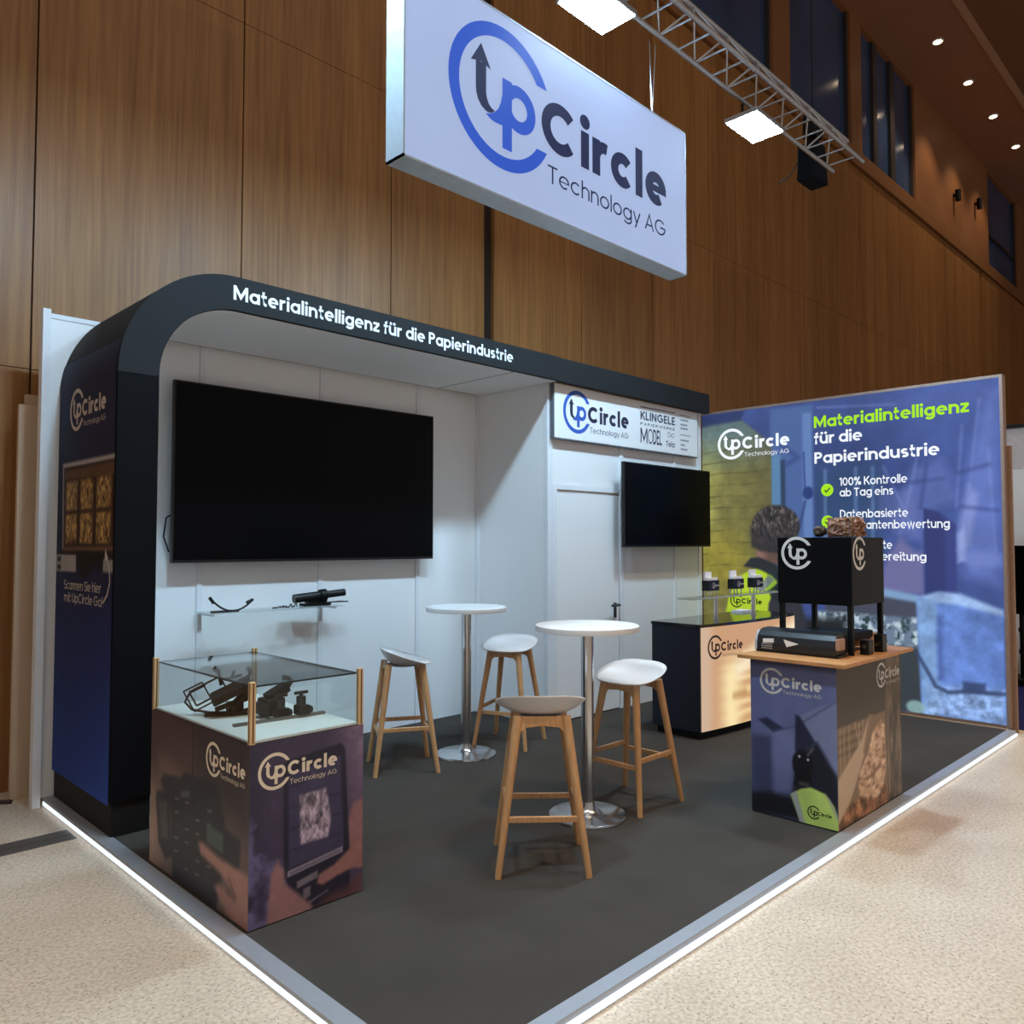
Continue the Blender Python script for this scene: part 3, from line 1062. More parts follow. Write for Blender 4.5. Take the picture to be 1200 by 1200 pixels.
P.fill((84, 66, 60), P.poly(f([(.76, 1.36), (.78, 1.56), (.94, 1.56), (.94, 1.36)]), .04) * .8)
P.fill((38, 42, 48), P.poly(f([(.515, 1.33), (.60, 1.42), (.70, 1.43), (.88, 1.36), (.98, 1.24), (.88, 1.22), (.7, 1.30)]), .012))
hair = np.maximum(P.ell(.86, 1.72, .265, .225, .1), P.poly(f([(.60, 1.75), (.62, 1.54), (.72, 1.49), (.98, 1.47), (1.1, 1.7)]), .02))
P.fill((52, 48, 50), hair)
st = fbm(A_ * 2.6 + B_ * .9, B_ * .8 - A_ * .5, 26, 15, 3)
P.fill((116, 104, 100), hair * np.clip((st - .54) * 5, 0, 1) * np.clip((B_ - 1.52) * 4, 0, 1))
P.fill((22, 20, 22), hair * np.clip((.44 - st) * 6, 0, 1) * .8)
pr = P.build('picture', lambda a, bb: (LX + .004, 3.015 - a, .03 + bb), print_mat('backlit_print', .95, .5, .15), lbw)
M_lw = emit('backlit_white', (240, 244, 250), .95)
M_lg = emit('backlit_green', (166, 226, 40), .95)
M_ld = mat('print_dark', (30, 40, 34), .6)
O = (LX + .004, 3.04, 0)
logo(.39, 2.656, .168, O, U, V, pr, (M_lw,) * 5, .002)
flat('green_lettering', text_polys('Materialintelligenz', 1.313, 2.736, .117, .20, 1.406, .08), O, U, V, M_lg, lbw, .002)
flat('headline_lettering', text_polys('für die', 1.313, 2.571, .114, .19, .475, .08), O, U, V, M_lw, lbw, .002)
flat('headline_lettering', text_polys('Papierindustrie', 1.313, 2.375, .114, .19, 1.158, .08), O, U, V, M_lw, lbw, .002)
for txt, a, z, w_ in (('100% Kontrolle', 1.562, 2.14, .63), ('ab Tag eins', 1.562, 2.034, .505), ('Datenbasierte', 1.562, 1.823, .632), ('Lieferantenbewertung', 1.562, 1.714, .982), ('te', 1.965, 1.523, .082), ('bereitung', 1.885, 1.414, .458)):
    flat('list_lettering', text_polys(txt, a, z, .080, .155, w_), O, U, V, M_lw, lbw, .002)
for z in (2.105, 1.79, 1.48):
    dm = flat('check_mark', [(p, 0) for p in disc(1.438, z, .062, 28)], O, U, V, M_lg, lbw, .002)
    flat('tick', [(p, 0) for p in stroke([(1.412, z), (1.43, z - .02), (1.466, z + .02)], .012)], O, U, V, M_ld, dm, .003)
M_vl = mat('vest_print_dark', (40, 62, 24), .6)
flat('vest_ring', ring_polys(.43, .96, .075), O, U, V, M_vl, lbw, .002)
flat('vest_lettering', p_polys(.43, .96, .075) + arrow_polys(.43, .96, .075) + name_polys(.43, .96, .075), O, U, V, M_vl, lbw, .002)
tag(box('edge_board', mat('board_edge', (150, 118, 96), .7, vary=.1), 6.435, 6.47, .03, .10, FZ, 2.42), 'narrow brown board edge standing behind the right end of the picture wall', 'board')

# ------------------------------------------------------------------ partner sign on the cabin
ps = thing('partner_sign', 'white sign with company logos above the storage door', 'sign', (4.87, 2.9, 2.73))
box('panel', M_white, 3.725, 6.03, 2.902, 2.948, 2.505, 2.98, ps, .002)
box('panel_edge', mat('grey_edge', (96, 100, 108), .6), 3.715, 6.04, 2.905, 2.9485, 2.495, 2.983, ps)
O2 = (0, 2.902, 0)
UX = (1, 0, 0)
logo(4.03, 2.758, .1945, O2, UX, V, ps, (M_vblue, M_vnavy, M_vblue, M_vnavy, M_vnavy))
M_vg = mat('grey_vinyl', (70, 76, 92), .5)
t = [([(4.99, 2.921), (5.60, 2.926), (5.60, 2.936), (4.99, 2.931)], 0)]
t += text_polys('KLINGELE', 4.99, 2.80, .085, .20, .605, .12)
flat('small_lettering', text_polys('PAPIERWERKE', 4.99, 2.745, .028, .16, .60, .28), O2, UX, V, M_vg, ps)
flat('partner_lettering', t, O2, UX, V, M_vg, ps)
flat('partner_lettering', text_polys('M', 4.99, 2.57, .15, .14, .115) + text_polys('O', 5.115, 2.57, .15, .10, .085) + text_polys('DEL', 5.205, 2.57, .15, .16, .15, .10), O2, UX, V, M_vnavy, ps)
t = text_polys('Tela', 5.43, 2.568, .06, .17, .155)
t += [(p, 0) for p in stroke([(5.46, 2.70), (5.48, 2.72), (5.50, 2.71), (5.53, 2.68), (5.56, 2.67), (5.575, 2.69)], .006)]
t += [(p, 0) for p in stroke([(5.46, 2.69), (5.48, 2.67), (5.50, 2.675), (5.53, 2.70), (5.56, 2.71), (5.575, 2.70)], .006)]
flat('partner_lettering', t, O2, UX, V, M_vg, ps)
t = [([(5.685, z), (5.89, z), (5.89, z + .008), (5.685, z + .008)], 0) for z in (2.92, 2.712)]
for z, w_ in ((2.865, .15), (2.815, .13), (2.775, .14), (2.65, .16), (2.60, .08), (2.555, .13)):
    t += [([(5.70 + k * w_ / 4, z), (5.70 + (k + .8) * w_ / 4, z), (5.70 + (k + .8) * w_ / 4, z + .018), (5.70 + k * w_ / 4, z + .018)], 0) for k in range(4)]
for q in t:
    flat('small_partner_mark', [q], O2, UX, V, mat('pale_grey_vinyl', (128, 132, 142), .5), ps)

ps.location.y -= .035
ps.location.x -= .03

# ------------------------------------------------------------------ screens
def television(name, label, x0, x1, z0, z1, yf, yw, depth):
    t = thing(name, label, 'television', ((x0 + x1) / 2, yw, z0))
    box('housing', M_blackp, x0, x1, yf + .004, yf + depth, z0, z1, t, .004)
    box('screen', M_screen, x0 + .012, x1 - .012, yf, yf + .004, z0 + .02, z1 - .012, t)
    cx = (x0 + x1) / 2
    cz = (z0 + z1) / 2
    MB().box(cx - .3, cx + .3, yf + depth, yw - .001, cz - .2, cz - .14).box(cx - .3, cx + .3, yf + depth, yw - .001, cz + .14, cz + .2).build('wall_mount', M_blackm, t)
    return t


television('television', 'large black wall screen under the arch', .725, 3.01, 1.44, 2.70, 3.69, 3.806, .045)
television('television', 'smaller black screen on the cabin beside the door', 4.575, 6.09, 1.54, 2.35, 2.77, 2.914, .045)
tag(MB().tube([(.80, 3.79, 1.80), (.72, 3.79, 1.75), (.705, 3.79, 1.62), (.74, 3.79, 1.52), (.80, 3.79, 1.50)], .006, 8).build('power_cable', M_blackp), 'thin black cable looping out at the left edge of the large screen', 'cable')

# ------------------------------------------------------------------ glass wall shelf with things on it
sh = thing('glass_shelf', 'clear glass shelf below the large screen', 'shelf', (1.45, 3.8, 1.09))
box('pane', glass('shelf_pane', (.94, .98, .97)), .93, 2.02, 3.56, 3.80, 1.085, 1.093, sh)
for x in (.97, 1.95):
    MB().box(x - .008, x + .008, 3.58, 3.807, 1.070, 1.085).box(x - .012, x + .012, 3.797, 3.807, .96, 1.08).build('bracket', M_alu, sh)
hc = thing('shelf_bow', 'thin curved black strap lying at the left end of the glass shelf', 'strap', (1.0, 3.62, 1.093))
pts = [(.95 + .32 * t, 3.60, 1.20 - .30 * t * (1.08 - t) * 1.15) for t in [k / 14 for k in range(15)]]
MB().tube(pts, .007, 8).build('band', M_blackp, hc)
MB().tube([pts[0], (pts[0][0] + .03, 3.60, pts[0][2] - .04)], .012, 8).build('end_cap', M_blackp, hc)
MB().tube([pts[-1], (pts[-1][0] - .05, 3.60, pts[-1][2] - .02)], .011, 8).build('end_cap', M_blackp, hc)
MB().box(.97, 1.16, 3.585, 3.63, 1.093, 1.105).build('foot', M_blackp, hc)
sc = thing('handheld_scanner', 'black tubular scanner resting at the right end of the glass shelf', 'scanner', (1.9, 3.66, 1.093))
MB().lathe([(.0, -.24), (.03, -.24), (.036, -.22), (.038, .0), (.034, .02), (.034, .22), (.026, .24), (0, .24)], (0, 0, 0), 20)
b = MB()
c0 = Vector((1.63, 3.66, 1.155)); c1 = Vector((2.05, 3.62, 1.190))
b.tube([c0, c0.lerp(c1, .04), c0.lerp(c1, .55)], .034, 16).tube([c0.lerp(c1, .56), c0.lerp(c1, .97), c1], .028, 16)
b.build('barrel', M_blackp, sc)
MB().tube([c0.lerp(c1, .5), c0.lerp(c1, .62)], .046, 16).build('clamp_ring', M_blackm, sc)
MB().box(1.70, 1.93, 3.62, 3.70, 1.096, 1.116).box(1.74, 1.90, 3.63, 3.69, 1.112, 1.135).build('base', M_blackm, sc)
MB().tube([(1.86, 3.58, 1.12), (1.98, 3.57, 1.125), (2.06, 3.59, 1.118), (2.10, 3.64, 1.115), (2.0, 3.66, 1.115)], .005, 8).build('wire_loop', M_blackp, sc)
b = MB()
for k in range(9):
    x = 1.42 + k * .022
    b.tube([(x, 3.60, 1.100), (x + .02, 3.585 + random.random() * .03, 1.10 + random.random() * .03), (x + .04, 3.62, 1.102)], .005, 6)
tag(b.build('cable_bundle', M_blackp), 'bundle of thin black cables beside the scanner on the glass shelf', 'cable')

# ------------------------------------------------------------------ tables and stools
def bar_table(x, y, label):
    t = thing('bar_table', label, 'table', (x, y, 0), 'round white bar tables')
    MB().lathe([(.0, 1.066), (.30, 1.066), (.302, 1.07), (.302, 1.097), (.299, 1.1), (0, 1.1)], (0, 0, 0), 56).build('tabletop', mat('table_white', (236, 236, 236), .4, vary=.01), t, local=True, smooth_angle=35)
    MB().lathe([(.037, .05), (.037, 1.066)], (0, 0, 0), 32).build('post', M_steel, t, local=True, smooth_angle=40)
    MB().lathe([(.0, .0), (.222, .0), (.226, .004), (.224, .014), (.215, .018), (.09, .024), (.062, .034), (.045, .055), (.0375, .085), (.0375, .09)], (0, 0, 0), 56).build('base_plate', M_chrome, t, local=True, smooth_angle=35)
    return t


bar_table(2.14, 1.22, 'round white bar table on a steel post, nearer of the two tables')
bar_table(2.538, 2.724, 'round white bar table on a steel post, farther one by the white wall')


def seat_mesh():
    """shell seat, local: sits facing +x; back rim raised"""
    NT, NS = 48, 9
    top = []
    def rim(t):
        c, s = math.cos(t), math.sin(t)          # c: +front (x), s: sideways (y)
        e = 2 / 2.25
        x = (.185 if c > 0 else .165) * (abs(c) ** e) * (1 if c > 0 else -1)
        y = .225 * (abs(s) ** e) * (1 if s > 0 else -1)
        q = min(1, max(0, (.80 - x / .165) / 1.75))
        q = .75 * q + .25 * q * q * (3 - 2 * q)
        z = .748 + .092 * q
        if x > 0:
            x = x * 1.06
        return x, y, z
    rings = []
    for j in range(NS + 1):
        s = j / NS
        row = []
        for k in range(NT):
            t = 2 * PI * k / NT
            x, y, z = rim(t)
            lip = -.006 * max(0, math.cos(t)) ** 2 * s ** 6
            row.append((x * s, y * s, .736 + (z - .736) * (s ** 3.6) + lip))
        rings.append(row)
    th = .008
    vs = []
    for row in rings:
        vs += row
    bot = []
    for j in range(NS + 1):
        s = j / NS
        for k in range(NT):
            x, y, z = rings[j][k]
            bot.append((x * (1 - .02 * s), y * (1 - .02 * s), z - th * (1.6 - .6 * s)))
    n = len(vs)
    fs = []
    for j in range(NS):
        for k in range(NT):
            k2 = (k + 1) % NT
            a = (j * NT + k, j * NT + k2, (j + 1) * NT + k2, (j + 1) * NT + k)
            fs.append(a)
            fs.append(tuple(n + i for i in a[::-1]))
    for k in range(NT):
        k2 = (k + 1) % NT
        fs.append((NS * NT + k, NS * NT + k2, n + NS * NT + k2, n + NS * NT + k))
    return vs + bot, fs


def make_stool():
    r = thing('bar_stool', '', 'stool', (0, 0, 0), 'white shell bar stools')
    vs, fs = seat_mesh()
    b = MB().add(vs, fs, True)
    s = b.build('seat', M_seat, r, local=True)
    bm = bmesh.new(); bm.from_mesh(s.data)
    bmesh.ops.remove_doubles(bm, verts=bm.verts, dist=1e-6)
    bmesh.ops.recalc_face_normals(bm, faces=bm.faces)
    bm.to_mesh(s.data); bm.free()
    # turned-under frame piece left and right, legs, rails
    tp = .118; ft = .215
    for sx in (-1, 1):
        for sy in (-1, 1):
            p0 = (sx * (tp - .002), sy * (tp - .002), .736); p1 = (sx * ft, sy * ft, 0)
            n_ = 6
            q = [tuple(p0[i] + (p1[i] - p0[i]) * k / n_ for i in range(3)) for k in range(n_ + 1)]
            MB().tube(q, n=12, r=.0245, r2=.0155).build('leg', M_oak, r, local=True)
    for sx in (-1, 1):
        # apron bending into the two legs of this end
        prof = [(-tp - .012, .734), (tp + .012, .734), (tp + .03, .64), (tp - .012, .66), (tp - .035, .682), (0, .690), (-tp + .035, .682), (-tp + .012, .66), (-tp - .03, .64)]
        dx = lambda z: sx * (tp + (ft - tp) * (.722 - z) / .722)
        MB().prism(prof, lambda p: (dx(p[1]) - .011, p[0], p[1]), lambda p: (dx(p[1]) + .011, p[0], p[1])).build('apron', M_oak, r, local=True, bevel=.003)
    for z, ax in ((.262, 'y'), (.300, 'x')):
        k = tp + (ft - tp) * (.722 - z) / .722
        for sg in (-1, 1):
            if ax == 'y':
                MB().bar((sg * k, -k, z), (sg * k, k, z), .018, .028).build('rail', M_oak, r, local=True, bevel=.003)
            else:
                MB().bar((-k, sg * k, z), (k, sg * k, z), .018, .028).build('rail', M_oak, r, local=True, bevel=.003)
    MB().lathe([(0, .712), (.09, .712), (.105, .718), (.105, .728), (0, .730)], (0, 0, 0), 24).build('seat_plate', mat('plate_grey', (150, 150, 152), .5), r, local=True)
    return r


stool0 = make_stool()


def copy_stool(x, y, ang, label, first=False):
    if first:
        r = stool0
    else:
        r = stool0.copy(); COL.objects.link(r)
        for ch in stool0.children:
            c = ch.copy(); COL.objects.link(c); c.parent = r
    r.location = (x, y, 0)
    r.rotation_euler = (0, 0, math.radians(ang))
    r['label'] = label
    return r


copy_stool(1.998, 2.79, -29, 'white shell stool standing left of the farther table, beside the glass display case', True)
copy_stool(3.02, 2.745, 203, 'white shell stool to the right of the farther table, near the white wall')
copy_stool(2.54, 1.20, 180, 'white shell stool to the right of the nearer table')
copy_stool(1.47, .97, 47, 'white shell stool turned away, frontmost, left of the nearer table')

# ------------------------------------------------------------------ glass display case on the left
dc = thing('display_case', 'printed counter with glass case on top at the front left', 'display case', (.365, 1.81, 0))
CX0, CX1, CY0, CY1, CZ = .09, .64, 1.30, 2.33, .755
box('body', mat('case_body', (52, 44, 50), .6), CX0 + .003, CX1, CY0 + .003, CY1, .004, CZ - .003, dc)
box('deck', mat('case_deck', (226, 232, 230), .5, vary=.01), CX0 + .012, CX1 - .012, CY0 + .012, CY1 - .012, CZ - .003, CZ + .004, dc)
for (x, y) in ((CX0 + .012, CY0 + .012), (CX1 - .012, CY0 + .012), (CX0 + .012, CY1 - .012), (CX1 - .012, CY1 - .012)):
    MB().box(x - .012, x + .012, y - .012, y + .012, CZ - .01, 1.003).build('corner_post', M_beech, dc, .002)
    gx = 1 if x > .3 else -1
    MB().box(x - .003, x + .003, y - .0128, y - .012, CZ, 1.0).box(x - .0128, x - .012, y - .003, y + .003, CZ, 1.0).build('post_groove', mat('groove_dark', (92, 66, 44), .7), dc)
gy = CY0 + .012
box('front_pane', M_clear, CX0 + .026, CX1 - .026, CY0 + .010, CY0 + .015, CZ + .004, .985, dc)
box('back_pane', M_clear, CX0 + .026, CX1 - .026, CY1 - .015, CY1 - .010, CZ + .004, .985, dc)
box('side_pane', M_clear, CX0 + .010, CX0 + .015, CY0 + .026, CY1 - .026, CZ + .004, .985, dc)
box('side_pane', M_clear, CX1 - .015, CX1 - .010, CY0 + .026, CY1 - .026, CZ + .004, .985, dc)
box('top_pane', M_tint, CX0 + .026, CX1 - .026, CY0 + .026, CY1 - .026, .978, .985, dc)
b = MB()
for x0, x1, y0_, y1_ in ((CX0 + .026, CX1 - .026, CY0 + .02, CY0 + .026), (CX0 + .026, CX1 - .026, CY1 - .026, CY1 - .02), (CX0 + .02, CX0 + .026, CY0 + .026, CY1 - .026), (CX1 - .026, CX1 - .02, CY0 + .026, CY1 - .026)):
    b.box(x0, x1, y0_, y1_, .978, .985)
b.build('pane_edge', mat('glass_edge', (28, 44, 44), .2), dc)

PM = print_mat('satin_print', rough=.42, spec=.3)
# front print: hands holding a phone that shows a bale
P = Paint(.55, .745, 220, 290)
A_, B_ = P.A, P.B
P.fill((64, 52, 72))
P.C = P.C + np.clip((A_ - .35) / .25, 0, 1)[..., None] * np.array((62, 44, 44)) * np.clip(B_ / .6, .3, 1)[..., None]
P.fill((44, 40, 54), np.clip((.10 - A_) / .10, 0, 1) * .6)
P.fill((104, 92, 130), np.clip((fbm(A_, B_, 9, 4) - .50) * 5, 0, 1) * np.clip((.24 - A_) / .1, 0, 1) * np.clip((.52 - B_) / .1, 0, 1) * .8)
P.fill((150, 122, 124), np.clip((fbm(A_, B_, 14, 44) - .55) * 4, 0, 1) * np.clip((A_ - .44) / .05, 0, 1) * .5)
P.fill((150, 96, 88), P.poly([(.47, .33), (.50, .40), (.555, .42), (.555, .18), (.48, .18)], .012) * .9)
ph = P.poly([(.152, .60), (.16, .65), (.43, .68), (.455, .655), (.48, .20), (.485, .02), (.30, -.02), (.20, .10), (.158, .17)], .006)
P.fill((40, 36, 48), ph)
P.fill((62, 54, 78), P.poly([(.175, .60), (.43, .62), (.452, .22), (.18, .20)], .008))
for z in (.27, .36, .45, .54):
    P.fill((44, 38, 56), P.line([(.18, z), (.24, z + .005)], .006) * .8)
    P.fill((44, 38, 56), P.line([(.38, z + .01), (.44, z + .012)], .006) * .8)
bl = P.poly([(.228, .495), (.36, .50), (.385, .36), (.372, .285), (.235, .285)], .006)
P.fill((132, 112, 120), bl)
P.C = P.C * (1 + (bl * (fbm(A_, B_ * .6, 60, 8, 3) - .5) * 1.6)[..., None])
P.fill((136, 122, 128), P.poly([(.175, .19), (.445, .225), (.445, .20), (.175, .165)], .004))
P.fill((52, 46, 58), P.line([(.19, .178), (.43, .21)], .006) * .7)
P.fill((128, 112, 114), P.poly([(.22, .135), (.32, .155), (.32, .125), (.22, .105)], .004) * .8)
P.fill((120, 104, 104), P.poly([(.25, .095), (.285, .10), (.285, .055), (.25, .05)], .004) * .8)
P.fill((140, 126, 124), P.line([(.28, .03), (.37, .055)], .005) * .8)
P.fill((150, 94, 84), P.poly([(.318, .10), (.325, .135), (.40, .155), (.50, .215), (.555, .22), (.555, .10), (.50, .115), (.42, .105), (.345, .085)], .008))
P.fill((146, 98, 92), P.poly([(.08, -.01), (.10, .20), (.13, .245), (.158, .20), (.165, .14), (.22, .09), (.29, .02), (.30, -.01)], .01))
P.fill((96, 56, 54), P.poly([(.30, -.01), (.36, .03), (.48, .05), (.555, .09), (.555, -.01)], .02) * .8)
P.mottle(.08, 30, 6)
case_front = P.build('front_print', lambda a, bb: (CX0 + a, CY0, .005 + bb), PM, dc, 1.4, .8, (.9, .98, 1.2))
# left print: glove-sized scanner strapped to a hand
P = Paint(1.03, .745, 240, 200)
A_, B_ = P.A, P.B
P.fill((104, 84, 78))
P.C = P.C - np.clip(B_ / .745, 0, 1)[..., None] * np.array((34, 36, 30))
P.fill((150, 116, 94), np.clip((.24 - A_) / .2, 0, 1) * np.clip((.5 - B_) / .3, 0, 1))
P.fill((116, 90, 80), P.poly([(.1, .55), (.45, .50), (.45, .42), (.1, .44)], .04) * .6)
P.fill((48, 42, 48), P.poly([(.5, .75), (1.03, .75), (1.03, .40), (.62, .44)], .06) * .8)
P.fill((40, 32, 34), P.line([(.48, .75), (.49, .50)], .012) * .9)
P.fill((44, 42, 46), P.poly([(.07, .32), (.08, .36), (.22, .38), (.28, .10), (.20, .06), (.11, .12)], .012))
P.fill((84, 76, 74), P.poly([(.10, .32), (.20, .33), (.22, .16), (.14, .15)], .012) * .7)
P.fill((40, 40, 46), P.poly([(.125, .42), (.16, .455), (.36, .48), (.40, .51), (.70, .53), (.76, .50), (.82, .36), (.96, .34), (.95, .22), (.80, .18), (.74, .0), (.28, .0), (.25, .30)], .012))
P.fill((70, 74, 80), P.poly([(.36, .42), (.46, .44), (.46, .41), (.36, .39)], .008))
for i in range(4):
    for j in range(6):
        x = .30 + i * .115; z = .07 + j * .06 + i * .008
        P.fill((128, 124, 122), P.line([(x, z), (x + .035, z + .004)], .007, .004) * .75 * (1 if (i * 7 + j * 5) % 3 else .3))
P.fill((64, 80, 74), P.poly([(.64, .335), (.80, .33), (.80, .25), (.64, .255)], .01))
P.fill((156, 106, 92), P.poly([(.555, .235), (.60, .245), (.74, .225), (.90, .22), (1.03, .22), (1.03, -.01), (.95, .02), (.90, .12), (.80, .155), (.70, .17), (.58, .19)], .015))
P.fill((150, 102, 90), P.poly([(.72, .085), (.76, .115), (.85, .10), (1.03, .05), (1.03, -.01), (.86, .0)], .015))
P.fill((92, 58, 52), P.line([(.86, .16), (.92, .10), (.84, .10)], .016, .012) * .7)
P.mottle(.08, 14, 6)
case_side = P.build('side_print', lambda a, bb: (CX0, CY1 - a, .005 + bb), PM, dc, 1.4, .8, (.94, 1, 1.1))
M_vc = mat('cream_vinyl', (236, 222, 202), .5, vary=.02)
logo(.1115, .6245, .0765, (CX0, CY0, 0), UX, V, case_front, (M_vc,) * 5)
logo(.70, .632, .075, (CX0, CY1, 0), U, V, case_side, (M_vc,) * 5)

# devices in the case
hz = CZ + .004
hv = thing('carrier_harness', 'black folded carrying harness with open frames, left in the glass case', 'harness', (.3, 2.0, hz))


def frame_loop(p, a, bvec, w, h, r):
    p = Vector(p); a = Vector(a).normalized() * w / 2; b_ = Vector(bvec).normalized() * h / 2
    c = [p - a - b_, p + a - b_, p + a + b_, p - a + b_]
    m = MB()
    for i in range(4):
        m.bar(c[i], c[(i + 1) % 4], r, r * .7)
    return m


ax = (.62, -.25, .32); bx = (-.30, .1, .62)
frame_loop((.205, 1.95, .872), ax, bx, .15, .075, .012).build('open_frame', M_blackp, hv)
frame_loop((.17, 1.98, .845), ax, bx, .09, .11, .010).build('open_frame', M_blackp, hv)
b = MB()
b.bar((.20, 1.90, .835), (.36, 1.83, .915), .15, .035, up=(-.4, .1, .8))
b.build('carrier_plate', mat('harness_black', (26, 24, 23), .6, spec=.3), hv, .006)
MB().bar((.27, 1.83, .80), (.355, 1.82, .89), .05, .03).bar((.22, 1.90, .79), (.345, 1.80, .845), .035, .022).build('folded_arm', M_blackm, hv, .004)
MB().tube([(.245, 1.90, .90), (.235, 1.91, .965)], .008, 8).tube([(.237, 1.905, .962), (.215, 1.92, .985)], .011, 8).build('locking_lever', M_blackp, hv)
MB().tube([(.36, 1.86, .92), (.375, 1.86, .965)], .008, 8).tube([(.372, 1.86, .962), (.358, 1.87, .972)], .011, 8).build('locking_lever', M_blackp, hv)
MB().bar((.26, 1.90, .925), (.33, 1.86, .945), .012, .012).bar((.29, 1.89, .93), (.30, 1.88, .965), .01, .01).build('rib', M_blackm, hv)
MB().tube([(.18, 1.93, .905), (.13, 1.98, .87), (.115, 2.0, .825), (.14, 1.98, .79), (.20, 1.93, .775), (.29, 1.86, hz + .012), (.36, 1.82, hz + .03)], .006, 8).build('cable', M_blackp, hv)
MB().bar((.18, 1.93, hz + .006), (.36, 1.83, hz + .006), .05, .012).box(.27, .33, 1.84, 1.9, hz, .82).build('support_foot', M_blackm, hv)
hd = thing('chest_camera', 'black bulky camera unit behind the front corner post of the glass case', 'camera', (.42, 1.78, hz))
MB().box(.375, .475, 1.70, 1.80, hz, .84).build('head_body', mat('harness_black', (26, 24, 23), .6), hd, .01)
MB().bar((.40, 1.75, .835), (.50, 1.74, .885), .07, .045).build('grip', M_blackm, hd, .008)
MB().tube([(.49, 1.73, .87), (.515, 1.73, .905), (.50, 1.73, .925), (.475, 1.735, .93)], .012, 8).build('hook', M_blackp, hd)
MB().box(.33, .375, 1.68, 1.76, hz + .02, hz + .07).tube([(.34, 1.70, hz + .02), (.345, 1.66, hz + .01), (.37, 1.63, hz + .006)], .005, 6).build('connector', M_blackp, hd, .003)
rl = thing('mounting_rail', 'flat metal rail lying across the floor of the glass case', 'rail', (.40, 1.6, hz))
MB().bar((.175, 1.625, hz + .006), (.615, 1.588, hz + .006), .024, .012).build('bar', mat('rail_grey', (112, 106, 98), .4, metal=.6), rl)


def clamp(x, y, z0, label):
    t = thing('rail_clamp', label, 'clamp', (x, y, z0), 'clamps in the glass case')
    MB().box(x - .03, x + .03, y - .03, y + .03, z0, z0 + .045).build('clamp_block', M_blackm, t, .006)
    MB().tube([(x - .005, y, z0 + .04), (x - .005, y, z0 + .085)], .022, 12).build('neck', M_blackp, t)
    MB().tube([(x - .005, y, z0 + .082), (x - .005, y, z0 + .10)], .009, 8).bar((x - .04, y, z0 + .102), (x + .03, y, z0 + .102), .014, .014).build('wing_knob', M_blackp, t, .003)
    MB().tube([(x + .03, y - .01, z0 + .02), (x + .045, y - .01, z0 + .02)], .016, 10).build('screw_knob', M_blackp, t)
    return t


clamp(.425, 1.655, hz, 'black wing-knob clamp behind the rail in the glass case')
clamp(.50, 1.598, hz + .012, 'black wing-knob clamp sitting on the rail in the glass case')

# ------------------------------------------------------------------ printed counter on the right with the box-shaped scanner
rc = thing('demo_counter', 'printed counter with oak top at the right edge of the carpet', 'counter', (3.37, .32, 0))
RX0, RX1, RY0, RY1, RZ = 2.89, 3.85, .078, .59, .90
box('body', mat('counter_body', (60, 56, 58), .6), RX0 + .003, RX1, RY0 + .003, RY1, .004, RZ, rc)
box('worktop', M_oaktop, 2.815, 3.86, .0, .635, RZ, RZ + .022, rc, .003)
# left print: worker in a yellow vest under a funnel
P = Paint(.512, .885, 170, 280)
A_, B_ = P.A, P.B
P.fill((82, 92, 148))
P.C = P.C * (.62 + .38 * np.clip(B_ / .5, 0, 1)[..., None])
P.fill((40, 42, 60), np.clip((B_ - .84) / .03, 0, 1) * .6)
P.fill((50, 54, 92), P.poly([(.0, .44), (.13, .45), (.13, .12), (.02, .05)], .02) * .8)
P.fill((104, 114, 168), P.poly([(.13, .48), (.29, .52), (.24, .16), (.14, .12)], .02) * .55)
P.fill((36, 42, 76), P.poly([(.045, .535), (.10, .555), (.205, .505), (.14, .475)], .008))
P.fill((104, 112, 158), P.poly([(.29, .59), (.515, .71), (.515, .28), (.39, .46)], .006))
P.fill((60, 66, 110), P.line([(.13, .48), (.28, .53), (.515, .705)], .012, .006) * .6)
P.fill((34, 38, 70), P.poly([(.275, .595), (.30, .59), (.39, .455), (.29, .37), (.27, .40)], .008))
P.fill((30, 32, 46), P.poly([(.30, .38), (.40, .46), (.515, .28), (.515, .05), (.24, .10)], .015))
P.fill((26, 26, 34), P.poly([(-.01, .10), (.12, .13), (.25, .12), (.34, .22), (.40, .02), (-.01, -.01)], .02))
P.fill((24, 24, 30), P.ell(.315, .32, .062, .085, .2))
P.fill((22, 22, 28), P.poly([(.27, .28), (.36, .28), (.37, .19), (.26, .20)], .01))
for x in (.295, .345):
    P.fill((150, 156, 176), P.ell(x, .365 - (x - .29) * .2, .008, .008, .5))
P.fill((112, 98, 92), P.line([(.345, .38), (.375, .42)], .012, .006) * .8)
P.fill((86, 74, 70), P.poly([(.29, .225), (.35, .225), (.35, .20), (.29, .205)], .008) * .8)
P.fill((176, 206, 40), P.poly([(.24, .14), (.30, .185), (.36, .205), (.44, .185), (.49, .13), (.515, .06), (.515, -.01), (.30, -.01)], .006))
P.fill((150, 154, 150), P.poly([(.243, .145), (.275, .168), (.325, -.01), (.295, -.01)], .006))
P.fill((150, 154, 150), P.poly([(.44, .188), (.465, .165), (.51, .08), (.505, .05)], .006) * .8)
P.mottle(.07, 12, 9)
count_side = P.build('side_print', lambda a, bb: (RX0, RY1 - a, .008 + bb), PM, rc, 1.3, .68)
